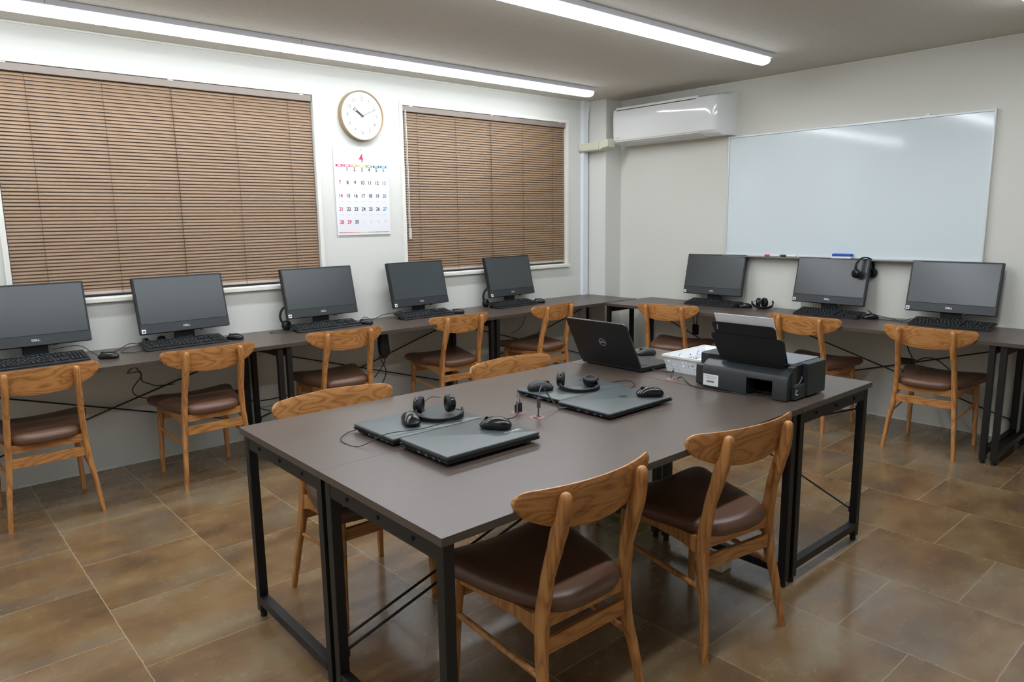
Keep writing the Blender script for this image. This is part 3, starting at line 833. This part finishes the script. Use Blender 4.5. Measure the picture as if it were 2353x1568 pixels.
# behind computers: standing band
def hp_stand(loc, rz, label, roll=0, cupside=1):
    e = empty('headphones', loc, rz, label, 'headphones', 'black headphones')
    rings = []; N = 26; R = .068
    for i in range(N+1):
        a = PI*1.25*(i/N)+PI*.30
        n_ = Vector((math.cos(a), 0, math.sin(a))); c_ = n_*R*1.0+Vector((.03, 0, .095))
        w_ = Vector((0, .010, 0)); rings.append([c_+n_*.003+w_, c_+n_*.003-w_, c_-n_*.003-w_, c_-n_*.003+w_])
    MB().loft(rings, mx=RY(roll)).build('headband', 'matte_black', e, ang=60)
    m2 = T(-.005, -.012, .034) @ RZ(.25) @ RX(PI/2)
    sh = MB().lathe([(.001, -.012), (.030, -.012), (.034, 0), (.001, .004)], n=26, mx=m2).build('ear_cup', 'matte_black', e, ang=50)
    MB().lathe([(.016, .004), (.031, .004), (.034, .012), (.028, .02), (.018, .02), (.016, .012)], n=26, mx=m2).build('ear_pad', 'black_plastic', sh, ang=60)
    MB().cyl((0, 0, .005), .0145, .003, 'z', 20, mx=m2).build('speaker_grille', 'port_metal', sh)
    return e
hp_stand((-3.268, -.085, HD+.001), .15, 'black headphones leaning behind the left side of the computer below the calendar')
hp_stand((-1.545, -.090, HD+.001), .10, 'black headphones leaning behind the left side of the corner computer', roll=.25)
e = headphones((-4.085, -.105, HD+.001), .3, 'black headphones lying behind the left end of the second keyboard', R=.062, cups=((-1, .03, 0), (1, .03, 0)), cupr=.026)
# hanging over the top right corner of computer r2
e = empty('headphones', (-.085, -2.520, HR+PZ+PH*math.cos(TILT)+.004), 0, 'black headphones hanging over the top right corner of a computer', 'headphones', 'black headphones')
rings = []
for i in range(29):
    a = PI*1.12*(i/28)-PI*.06
    n_ = Vector((math.cos(a), -.55*math.cos(a), math.sin(a))); c_ = Vector((math.cos(a)*.070, -.45*math.cos(a)*.070, math.sin(a)*.070-.064))
    w_ = Vector((.004, .0095, 0)); nn = Vector((math.cos(a), 0, math.sin(a)))*.003
    rings.append([c_+nn+w_, c_+nn-w_, c_-nn-w_, c_-nn+w_])
MB().loft(rings).build('headband', 'matte_black', e, ang=60)
for s in (-1, 1):
    m2 = T(s*.070, -s*.032, -.105) @ RZ(-.35) @ RY(-s*PI/2) @ RX(.15)
    sh = MB().lathe([(.001, -.013), (.020, -.013), (.029, -.008), (.032, 0), (.001, .006)], n=26, mx=m2).build('ear_cup', 'gloss_black', e, ang=50)
    MB().lathe([(.016, .004), (.031, .004), (.033, .012), (.028, .019), (.018, .02), (.016, .012)], n=26, mx=m2).build('ear_pad', 'matte_black', sh, ang=60)
    MB().tube([(s*.070, -s*.032, -.075), (s*.074, -s*.034, -.09), (s*.076, -s*.034, -.105)], .0035, 8).build('yoke', 'gloss_black', e)

# ---------------------------------------------------------------- basket and paper
e = empty('storage_basket', (-2.405, -2.775, HD), 0, 'white perforated plastic basket holding paper beside the printer', 'basket')
b = MB(); bx, by, h = .155, .112, .078
def ringb(s, z): return [(-bx*s, -by*s, z), (bx*s, -by*s, z), (bx*s, by*s, z), (-bx*s, by*s, z)]
R0 = [ringb(.985, 0), ringb(1.10, h), ringb(1.075, h), ringb(.96, .003)]
b.loft(R0).build('basket_body', 'perforated_plastic', e, smooth=False)
b = MB()
b.loft([ringb(1.095, h-.008), ringb(1.13, h-.008), ringb(1.13, h+.002), ringb(1.07, h+.002), ringb(1.07, h-.008), ringb(1.095, h-.008)], caps=False).build('basket_rim', 'frame_white', e, smooth=False)
o = MB().box(-.14, .14, -.10, .10, 0, .022, .002).build('paper_stack', 'paper_white', None)
o.location = (-2.405, -2.775, HD+.004); tag(o, 'stack of white paper inside the white basket', 'paper')

# ---------------------------------------------------------------- printer (local: x = world x, y = world y)
e = empty('printer', (-2.56, -3.14, HD), 0, 'black inkjet printer with upright paper tray at the end of the table', 'printer')
px = lambda X: X+2.56
py = lambda Y: Y+3.14
hT = .138
# main body
MB().box(px(-2.66), px(-2.435), py(-3.335), py(-2.914), .004, hT, .008, 3).build('body', 'printer_grey', e)
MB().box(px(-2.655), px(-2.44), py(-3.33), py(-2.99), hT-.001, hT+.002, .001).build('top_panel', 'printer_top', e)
MB().box(px(-2.695), px(-2.60), py(-2.968), py(-2.914), .002, .092, .008, 3).build('left_block', 'printer_grey', e)
# rear housing with cable recess (profile in x,z ; extruded along y)
prof = [(px(-2.725), .004), (px(-2.725), .078), (px(-2.716), .098), (px(-2.695), .113), (px(-2.66), .122), (px(-2.655), .004)]
b = MB()
b.prism(prof, 'y', py(-2.968), py(-3.173)).prism(prof, 'y', py(-3.285), py(-3.345))
b.prism([(px(-2.725), .074), (px(-2.725), .078), (px(-2.716), .098), (px(-2.695), .113), (px(-2.66), .122), (px(-2.655), .074)], 'y', py(-3.172), py(-3.286))
b.build('rear_housing', 'printer_grey', e, ang=30)
MB().box(px(-2.66), px(-2.652), py(-3.285), py(-3.173), .004, .074).build('cable_recess', 'printer_dark', e)
lb = MB().box(px(-2.7265), px(-2.7245), py(-3.046), py(-2.974), .012, .060, .0005, 1).build('rating_label', 'white_sticker', e)
b = MB()
for k in range(16): b.box(px(-2.7270), px(-2.726), py(-3.026)+k*.0022, py(-3.026)+k*.0022+.0013, .026, .034)
b.box(px(-2.7270), px(-2.726), py(-3.036), py(-2.984), .052, .0530).box(px(-2.7270), px(-2.726), py(-3.034), py(-2.988), .044, .0452)
b.build('label_print', 'sticker_ink', lb, smooth=False)
# upper step behind trays
MB().box(px(-2.672), px(-2.60), py(-3.315), py(-2.961), .10, .139, .004).build('feed_slot_housing', 'printer_dark', e)
# trays: lean back towards -x
def tray(y0, y1, z0, z1, xb, xt, m, nm, r=.014, th=.005, taper=.006):
    b = MB(); rings = []
    for dx in (0, th):
        pts = [(y0+taper, z0), (y1-taper, z0)]
        for i in range(5):
            a_ = PI/2*i/4; pts.append((y1-r+r*math.cos(a_), z1-r+r*math.sin(a_)))
        for i in range(5):
            a_ = PI/2+PI/2*i/4; pts.append((y0+r+r*math.cos(a_), z1-r+r*math.sin(a_)))
        rings.append([(xb+(xt-xb)*(z-z0)/(z1-z0)+dx, y, z) for y, z in pts])
    return b.loft(rings).build(nm, m, e, ang=30)
tray(py(-3.332), py(-3.012), .125, .243, px(-2.685), px(-2.742), 'printer_dark', 'paper_support', taper=.018)
tray(py(-3.306), py(-3.030), .20, .293, px(-2.716), px(-2.768), 'printer_dark', 'support_extension')
tray(py(-3.325), py(-3.020), .14, .238, px(-2.678), px(-2.731), 'printer_grey', 'support_inner')
pp = MB().loft([[(px(-2.672)+dx, y_, .14) if z_ == 0 else (px(-2.768)+dx, y_, .327) for y_, z_ in ((py(-3.296), 0), (py(-3.042), 0), (py(-3.042), 1), (py(-3.296), 1))] for dx in (0, .006)]).build('paper_sheets', 'paper_white', None, smooth=False)
pp.location = (-2.56, -3.14, HD); tag(pp, 'white paper sheets standing in the printer tray', 'paper')
MB().box(px(-2.765), px(-2.762), py(-3.060), py(-3.055), .262, .282, .001, 1).build('tray_slot', 'printer_top', e)
# right (tank) block facing the camera side, with recess and network port
b = MB()
b.box(px(-2.60), px(-2.45), py(-3.368), py(-3.330), .006, .137, .005)
b.box(px(-2.69), px(-2.60), py(-3.362), py(-3.330), .004, .060, .004)
b.box(px(-2.69), px(-2.66), py(-3.350), py(-3.325), .004, .132, .004)
b.build('side_block', 'printer_grey', e)
MB().box(px(-2.672), px(-2.602), py(-3.345), py(-3.333), .06, .134, .002).build('side_recess', 'printer_dark', e)
b = MB(); X0, X1, Z0, Z1, Y_ = px(-2.686), px(-2.668), .024, .044, py(-3.3635)
b.box(X0, X1, Y_, Y_+.002, Z0, Z0+.002).box(X0, X1-.006, Y_, Y_+.002, Z1-.002, Z1).box(X0, X0+.002, Y_, Y_+.002, Z0, Z1).box(X1-.008, X1-.006, Y_, Y_+.002, Z1-.006, Z1)
b.build('network_port', 'white_sticker', e)
MB().tube([(px(-2.676), py(-3.347), .062), (px(-2.66), py(-3.352), .060), (px(-2.63), py(-3.35), .066), (px(-2.612), py(-3.348), .085)], .003, 8).build('ink_pipe', 'port_metal', e)

# ---------------------------------------------------------------- cables on the table
def cable(pts, label, r=.0022, m='cable_rubber', extra=None):
    p0 = pts[0]
    e = MB().tube([tuple(Vector(p)-Vector(p0)) for p in pts], r, 7, 6).build('cable', m)
    e.location = p0; tag(e, label, 'cable', 'black cables')
    if extra:
        for nm, bb, mm in extra: bb.build(nm, mm, e)
    return e
H = HD+.004
cable([(-3.545, -2.722, HD-.01), (-3.545, -2.722, HD+.05), (-3.50, -2.66, HD+.05), (-3.44, -2.60, HD+.035), (-3.40, -2.585, HD+.012), (-3.37, -2.58, HD+.012)],
      'grey power cable from the left grommet to the rear dark laptop', .0025, 'cable_grey', [('plug', MB().box(-.008, .008, -.006, .006, .014, .045, .002), 'matte_black')])
cable([(-3.562, -2.724, HD-.01), (-3.562, -2.724, HD+.035), (-3.60, -2.77, HD+.055), (-3.68, -2.85, HD+.035), (-3.765, -2.875, HD+.044), (-3.80, -2.89, HD+.05)],
      'black mouse cable from the left grommet to the lettered laptop', .0022, 'cable_rubber', [('plug', MB().box(-.007, .007, -.005, .005, .014, .042, .002), 'matte_black')])
cable([(-3.545, -2.822, HD-.01), (-3.543, -2.822, HD+.03), (-3.538, -2.82, HD+.085), (-3.50, -2.80, HD+.105), (-3.45, -2.775, HD+.06), (-3.42, -2.80, HD+.010), (-3.40, -2.83, HD+.011)],
      'grey charger cable rising from the right grommet to the front dark laptop', .0025, 'cable_grey', [('ferrite_bead', MB().cyl((.003, 0, .045), .007, .036, 'z', 14), 'cable_grey')])
cable([(-4.08, -2.53, HD+.012), (-4.15, -2.52, HD+.004), (-4.21, -2.58, HD+.003), (-4.20, -2.68, HD+.003), (-4.12, -2.72, HD+.036), (-4.0, -2.745, HD+.034), (-3.90, -2.76, HD+.042), (-3.87, -2.79, HD+.040)],
      'thin headphone cable looping off the left edge of the left laptop', .0014)
cable([(-3.80, -2.60, HD+.034), (-3.76, -2.63, HD+.032), (-3.72, -2.67, HD+.004), (-3.70, -2.72, HD+.003)], 'short thin cable trailing right of the left headphones', .0016)
cable([(-3.86, -2.56, HD+.034), (-3.83, -2.50, HD+.04), (-3.79, -2.50, HD+.06), (-3.79, -2.56, HD+.07)], 'thin cable loop behind the left headphones', .0014)
cable([(-3.13, -2.64, HD+.04), (-3.06, -2.62, HD+.03), (-2.99, -2.64, HD+.005), (-2.93, -2.65, HD+.003), (-2.86, -2.68, HD+.003), (-2.90, -2.75, HD+.003), (-2.98, -2.78, HD+.004)], 'thin cable looping from the second headphones onto the table', .0014)
cable([(-2.70, -2.79, HD-.004), (-2.66, -2.77, HD+.030), (-2.64, -2.76, HD+.018), (-2.60, -2.70, HD+.006), (-2.62, -2.64, HD+.008), (-2.60, -2.605, HD+.012)], 'black cable from the end grommet to the open laptop', .0026)
cable([(-2.685, -2.80, HD-.004), (-2.68, -2.83, HD+.014), (-2.70, -2.87, HD+.006), (-2.75, -2.95, HD+.003), (-2.74, -3.10, HD+.003), (-2.70, -3.22, HD+.004), (-2.665, -3.24, HD+.02)], 'black cable from the end grommet to the printer', .0026)

# cables on the wall desks
cable([(-4.42, -.29, HD+.014), (-4.38, -.22, HD+.010), (-4.30, -.13, HD+.004), (-4.23, -.10, HD+.03), (-4.17, -.12, HD+.02)], 'black cable from the far left mouse towards the second keyboard', .0022)
cable([(-4.17, -.14, HD+.02), (-4.24, -.16, HD+.02), (-4.30, -.20, HD+.003), (-4.26, -.26, HD+.003), (-4.19, -.25, HD+.004)], 'black cable loop left of the second keyboard', .002)
cable([(-3.22, -.12, HD+.004), (-3.32, -.10, HD+.003), (-3.40, -.13, HD+.003), (-3.36, -.19, HD+.003), (-3.25, -.20, HD+.003)], 'thin cable loop beside the headphones below the calendar', .0016)
cable([(-2.74, -.16, HD+.012), (-2.69, -.12, HD+.035), (-2.60, -.08, HD+.006), (-2.50, -.07, HD+.03), (-2.42, -.10, HD+.04), (-2.38, -.13, HD+.05)], 'black cable between the third and fourth keyboards of the window wall', .0022)
cable([(-.14, -2.58, HR+.06), (-.15, -2.62, HR+.035), (-.13, -2.68, HR+.02), (-.10, -2.74, HR+.004), (-.14, -2.82, HR+.003), (-.10, -2.86, HR+.02), (-.09, -2.92, HR+.01)], 'headphone cable lying between the two right whiteboard wall computers', .002,
      'cable_rubber', [('inline_control', MB().tube([(-.006, -.012, -.008), (-.010, -.035, -.022)], .0042, 8, 0), 'matte_black')])
cable([(-.18, -2.66, HR+.006), (-.16, -2.74, HR+.003), (-.20, -2.84, HR+.003), (-.15, -2.90, HR+.003)], 'black mouse cable lying on the desk right of the hung headphones', .002)

cable([(-.13, -1.67, HR+.006), (-.11, -1.70, HR+.05), (-.10, -1.715, HR+.055), (-.11, -1.735, HR+.03), (-.12, -1.745, HR+.004)], 'black cable arching between a mouse and the folded headphones', .002)
# hanging cables and adapters below the desks
cable([(-4.33, -.56, .692), (-4.36, -.56, .665), (-4.30, -.55, .660), (-4.28, -.50, .60), (-4.22, -.40, .56), (-4.13, -.20, .50), (-4.00, -.08, .47)], 'black cable hanging below the desk between the two left chairs, upper strand', .003)
cable([(-4.32, -.56, .690), (-4.29, -.54, .64), (-4.32, -.45, .55), (-4.25, -.30, .47), (-4.13, -.15, .42), (-3.98, -.08, .38)], 'black cable hanging below the desk between the two left chairs, lower strand', .003)
def adapter(loc, rz, label, sx_=.045, sz_=.10, cables=()):
    e = empty('power_adapter', loc, rz, label, 'power adapter', 'power adapters hanging below desks')
    MB().box(-sx_/2, sx_/2, -.016, .016, -sz_, 0, .006, 3).build('adapter_body', 'matte_black', e)
    for p_ in cables: MB().tube(p_, .0035, 7, 6).build('adapter_cable', 'cable_rubber', e)
    return e
e = adapter((-2.725, -.42, .668), .2, 'black adapter and coiled cable bundle hanging below the desk under the calendar', .065, .125,
        [[(-.03, 0, .03), (-.05, 0, -.05), (-.04, .0, -.15), (.0, .02, -.20), (.06, .05, -.28), (.05, .08, -.36), (-.02, .1, -.45)],
         [(.02, 0, .03), (.045, 0, -.05), (.05, 0, -.12), (.02, 0, -.17), (-.01, .01, -.15)],
         [(-.01, 0, -.12), (.0, 0, -.20), (-.06, .04, -.30)],
         [(.0, 0, -.03), (.05, .02, -.06), (.058, .0, -.14), (.03, 0, -.15)]])
MB().loft([rrect(0, 0, w_, d_, z_, .4, 3) for z_, w_, d_ in ((.03, .035, .02), (-.02, .07, .045), (-.09, .085, .05), (-.15, .05, .035), (-.17, .03, .02))]).build('coiled_cable', 'cable_rubber', e)
adapter((-.26, -1.265, .555), 1.4, 'black power adapter hanging below the whiteboard wall desk behind its left chair', .05, .085, [[(-.01, 0, 0), (-.014, 0, .06), (-.016, 0, .15)], [(.015, 0, 0), (.03, 0, .07), (.05, 0, .14)]])
adapter((-.40, -2.905, .690), 1.5, 'black plug and cable hanging below the desk left of the far right chair', .03, .045, [[(0, 0, -.04), (0, .02, -.12), (-.03, .10, -.19), (-.12, .2, -.22)], [(-.03, 0, .0), (-.07, .06, -.08), (-.14, .14, -.14), (-.22, .2, -.22)]])
adapter((-.14, -2.86, .47), 1.5, 'black power adapter hung on the brace behind the far right chair', .10, .035, [[(-.05, 0, -.02), (-.12, 0, .02), (-.2, 0, .01), (-.27, 0, -.04)]])
adapter((-3.66, -.22, .40), 0, 'black power adapter hanging behind the second chair from the left', .10, .07, [[(.05, 0, -.05), (.12, .0, -.14), (.2, .03, -.18)], [(-.05, 0, -.02), (-.14, .05, .01)]])
cable([(-3.50, -.14, .285), (-3.40, -.12, .278), (-3.30, -.12, .285)], 'black cable passing behind the paired legs of the window wall desks', .004)
cable([(-1.47, -.50, .692), (-1.45, -.46, .62), (-1.42, -.36, .55), (-1.40, -.25, .50)], 'thin black cable hanging below the corner desk left of its chair', .0025)
cable([(-2.90, -.40, .692), (-2.87, -.40, .62), (-2.82, -.41, .67)], 'thin black cable loop below the desk behind the chair under the calendar', .0025)
cable([(-.45, -.78, .693), (-.35, -.84, .58), (-.22, -.80, .50), (-.12, -.72, .46)], 'black cable curving below the corner desk behind the open laptop', .003)

# things under the table
o = MB().box(-.035, .035, -.05, .05, 0, .045, .002).build('cardboard_box', 'cardboard_white'); o.location = (-2.826, -3.127, 0); o.rotation_euler = (0, 0, .0)
tag(o, 'small off-white block box on the floor under the table', 'box')
e = empty('storage_box', (-2.53, -2.42, 0), 0, 'green box on the floor under the cross desk, seen between the table legs', 'box')
MB().box(-.17, .17, -.14, .14, 0, .235, .008).build('box_body', 'green_plastic', e)
MB().box(-.175, .175, -.145, .145, .235, .25, .005).build('box_lid', 'green_plastic', e)
MB().box(-.02, .035, -.1425, -.139, .10, .20, .001).build('box_label', 'cardboard_white', e)

# ---------------------------------------------------------------- clock
e = empty('wall_clock', (-2.585, 0, 2.168), 0, 'round wall clock with pale wooden rim and white dial above the calendar', 'clock')
R = .170
MB().lathe([(.01, -.001), (R-.01, -.001), (R, -.008), (R, -.046), (R-.003, -.050), (R-.007, -.049), (R-.009, -.034), (.01, -.030)], axis='y', n=64).build('clock_rim', 'clock_wood', e, ang=30)
MB().lathe([(.001, -.030), (R-.009, -.030), (R-.009, -.0375), (.001, -.0375)], axis='y', n=64).build('clock_dial', 'clock_face', e, ang=30)
nums = []
for k in range(1, 13):
    a = k*PI/6; rr = .114
    nums.append(text(str(k), .034 if k != 1 else .034, 'ink_dark', e, 'numerals', T(rr*math.sin(a), -.0380, rr*math.cos(a)) @ RX(PI/2), sx=.85))
join_into(nums[0], nums[1:])
b = MB()
for k in range(12):
    a = k*PI/6; b.box(-.002, .002, -.0385, -.0375, .138, .146, mx=RY(a))
b.build('minute_marks', 'ink_grey', e, smooth=False)
b = MB(); b.box(-.0075, .0075, -.0415, -.0395, -.012, .055, .001, 1, mx=RY(math.radians(305.5)))
b.box(-.0095, -.006, -.0415, -.0395, .055, .078, mx=RY(math.radians(305.5))).box(.006, .0095, -.0415, -.0395, .055, .078, mx=RY(math.radians(305.5))).box(-.0095, .0095, -.0415, -.0395, .075, .079, mx=RY(math.radians(305.5)))
b.build('hour_hand', 'ink_dark', e, smooth=False)
MB().box(-.003, .003, -.0445, -.0425, -.018, .118, .0005, 1, mx=RY(math.radians(66))).build('minute_hand', 'ink_grey', e)
MB().cyl((0, -.046, 0), .006, .008, 'y', 16).build('hand_pivot', 'ink_dark', e)

# ---------------------------------------------------------------- calendar
e = empty('wall_calendar', (-2.585, 0, 1.338), 0, 'white wall calendar page for month 4 with large day numbers below the clock', 'calendar')
def yc(x): return -.004
b = MB(); n = 14; rings = []
for k in range(n+1):
    x = -.220+.435*k/n; y = yc(x)-.0005
    zt = .617-.010*(k/n)
    rings.append([(x-.0+ (.0), y, 0), (x, y-.0035, 0), (x-.01*(1-k/n)*.6, y-.0035, zt), (x-.01*(1-k/n)*.6, y, zt)])
b.loft(rings).build('calendar_page', 'paper_white', e, ang=60)
yp = lambda x: yc(x)-.0042
def ct(s, X, Z, size, m, sx=.9, bold=.0007): return text(s, size, m, e, 'print', T(X+2.585, yp(X+2.585), Z-1.338) @ RX(PI/2), ext=.0003, sx=sx, bold=bold)
cols = [-2.768+i*.0593 for i in range(7)]
rowz = [1.798, 1.706, 1.614, 1.521, 1.430]
groups = {'ink_dark': [], 'ink_red': [], 'ink_blue': [], 'ink_faint': []}
d = 1
for r_ in range(5):
    for c_ in range(7):
        if r_ == 0 and c_ == 0: continue
        if d > 30: s_, m_ = str(d-30), 'ink_faint'
        else:
            s_ = str(d); m_ = 'ink_red' if (c_ == 0 or d == 29) else 'ink_blue' if c_ == 6 else 'ink_dark'
        groups[m_].append(ct(s_, cols[c_]-.002*r_*0, rowz[r_], .036 if m_ != 'ink_faint' else .030, m_)); d += 1
groups['ink_red'].append(ct('4', -2.592, 1.876, .082, 'ink_red', sx=.85, bold=.001))
NM = {'ink_dark': 'black_numbers', 'ink_red': 'red_numbers', 'ink_blue': 'blue_numbers', 'ink_faint': 'faint_numbers'}
for m_, L_ in groups.items():
    o = join_into(L_[0], L_[1:]); o.name = NM[m_]
for i_ in range(7):
    b = MB(); X = cols[i_]+2.585
    y_ = yp(X)+.0003
    b.box(X-.027, X+.027, y_-.0008, y_, .477, .493).build('weekday_bar', 'bar_%d' % i_, e, smooth=False)
    MB().box(X-.014, X+.014, y_-.0016, y_-.0006, .481, .489).build('weekday_window', 'paper_white', e, smooth=False)
    b = MB(); b.box(X-.028, X+.030, yp(X)-.0004, yp(X)+.0004, .016, .020).build('footer_bar', 'bar_%d' % i_, e, smooth=False)
b = MB()
for z_ in (.236, .145):
    for c_ in range(7):
        X = cols[c_]+2.585; b.box(X-.016, X+.016, yp(X)-.0003, yp(X)+.0004, z_-.001, z_+.0015)
for X, Z in ((-2.65, 1.862), (-2.535, 1.862)): b.box(X+2.585-.018, X+2.585+.018, yp(0)-.0003, yp(0)+.0004, Z-1.338-.003, Z-1.338+.003)
b.build('small_print', 'ink_faint', e, smooth=False)
MB().cyl((-.009, -.010, .600), .004, .005, 'y', 12).build('push_pin', 'tray_grey', e)

# ---------------------------------------------------------------- air conditioner
e = empty('air_conditioner', (0, -.33, 2.08), 0, 'glossy white wall air conditioner above the whiteboard corner', 'air conditioner')
P = [(0, 0), (-.06, -.010), (-.15, -.008), (-.205, .008), (-.226, .030), (-.232, .06), (-.236, .20), (-.236, .262), (-.228, .288), (-.205, .300), (-.06, .326), (0, .336)]
rings = []
for y_, s_ in ((0, .97), (-.012, 1), (-.95, 1), (-.985, .992), (-1.01, .97), (-1.03, .93), (-1.045, .86), (-1.060, .62), (-1.076, .30), (-1.084, .10), (-1.086, .0001)):
    rings.append([(x_*s_, y_, z_) for x_, z_ in P])
MB().loft(rings).build('unit_body', 'ac_white', e, ang=28)
MB().loft([[(x_, y_, z_) for x_, z_ in ((-.222, .016), (-.150, -.013), (-.08, -.015), (-.08, -.011), (-.150, -.007), (-.218, .024))] for y_ in (-.03, -.90)]).build('louver', 'ac_louver', e, ang=20)
MB().box(-.2325, -.205, -.86, -.04, .278, .2845).build('intake_slot', 'ac_dark', e)
MB().box(-.2285, -.195, -.87, -.03, .2845, .305, .003).build('intake_lip', 'ac_white', e)
text('TOSHIBA', .011, 'ink_grey', e, 'logo', T(-.2368, -.06, .048) @ RZ(-PI/2) @ RX(PI/2), ext=.0003)

# ---------------------------------------------------------------- whiteboard
e = empty('whiteboard', (0, -1.378, 1.129), 0, 'large white magnetic whiteboard on the right wall', 'whiteboard')
MB().box(-.018, -.004, -1.83, 0, 0, .925).build('board_surface', 'board_white', e, smooth=False)
b = MB()
b.box(-.026, 0, -1.842, .012, .920, .934, .002).box(-.026, 0, 0, .012, 0, .922, .002).box(-.026, 0, -1.842, -1.83, 0, .922, .002).box(-.026, 0, -1.842, .012, -.012, .002, .002)
b.build('board_frame', 'aluminium', e)
MB().box(-.075, -.01, -1.84, .01, -.020, -.010, .002).build('pen_tray', 'tray_grey', e)
for yy in (-.122, -1.449): MB().box(-.012, -.002, yy-.014, yy+.014, .930, .945, .002).cyl((-.014, yy, .942), .005, .012, 'x', 12).build('hanging_clip', 'aluminium', e)
def marker(y, L_, body, capm, label):
    e = empty('marker_pen', (-.052, y, 1.1275), 0, label, 'marker', 'markers on the whiteboard tray')
    MB().tube([(0, 0, 0), (0, -L_*.62, 0)], .0075, 12, 0).build('barrel', body, e)
    MB().tube([(0, .001, 0), (0, L_*.38, 0)], .0085, 12, 0).build('cap', capm, e)
marker(-1.785, .115, 'marker_white', 'marker_red', 'white marker pen with red cap on the whiteboard tray')
marker(-1.920, .125, 'marker_white', 'marker_black', 'white marker pen with black cap on the whiteboard tray')
e = empty('whiteboard_eraser', (-.050, -2.345, 1.119), 0, 'blue and white whiteboard eraser on the tray', 'eraser')
MB().box(-.024, .024, -.068, .068, .012, .036, .006, 3).build('felt_block', 'eraser_blue', e)
MB().box(-.028, .028, -.072, .072, 0, .017, .005, 3).build('eraser_handle', 'frame_white', e)
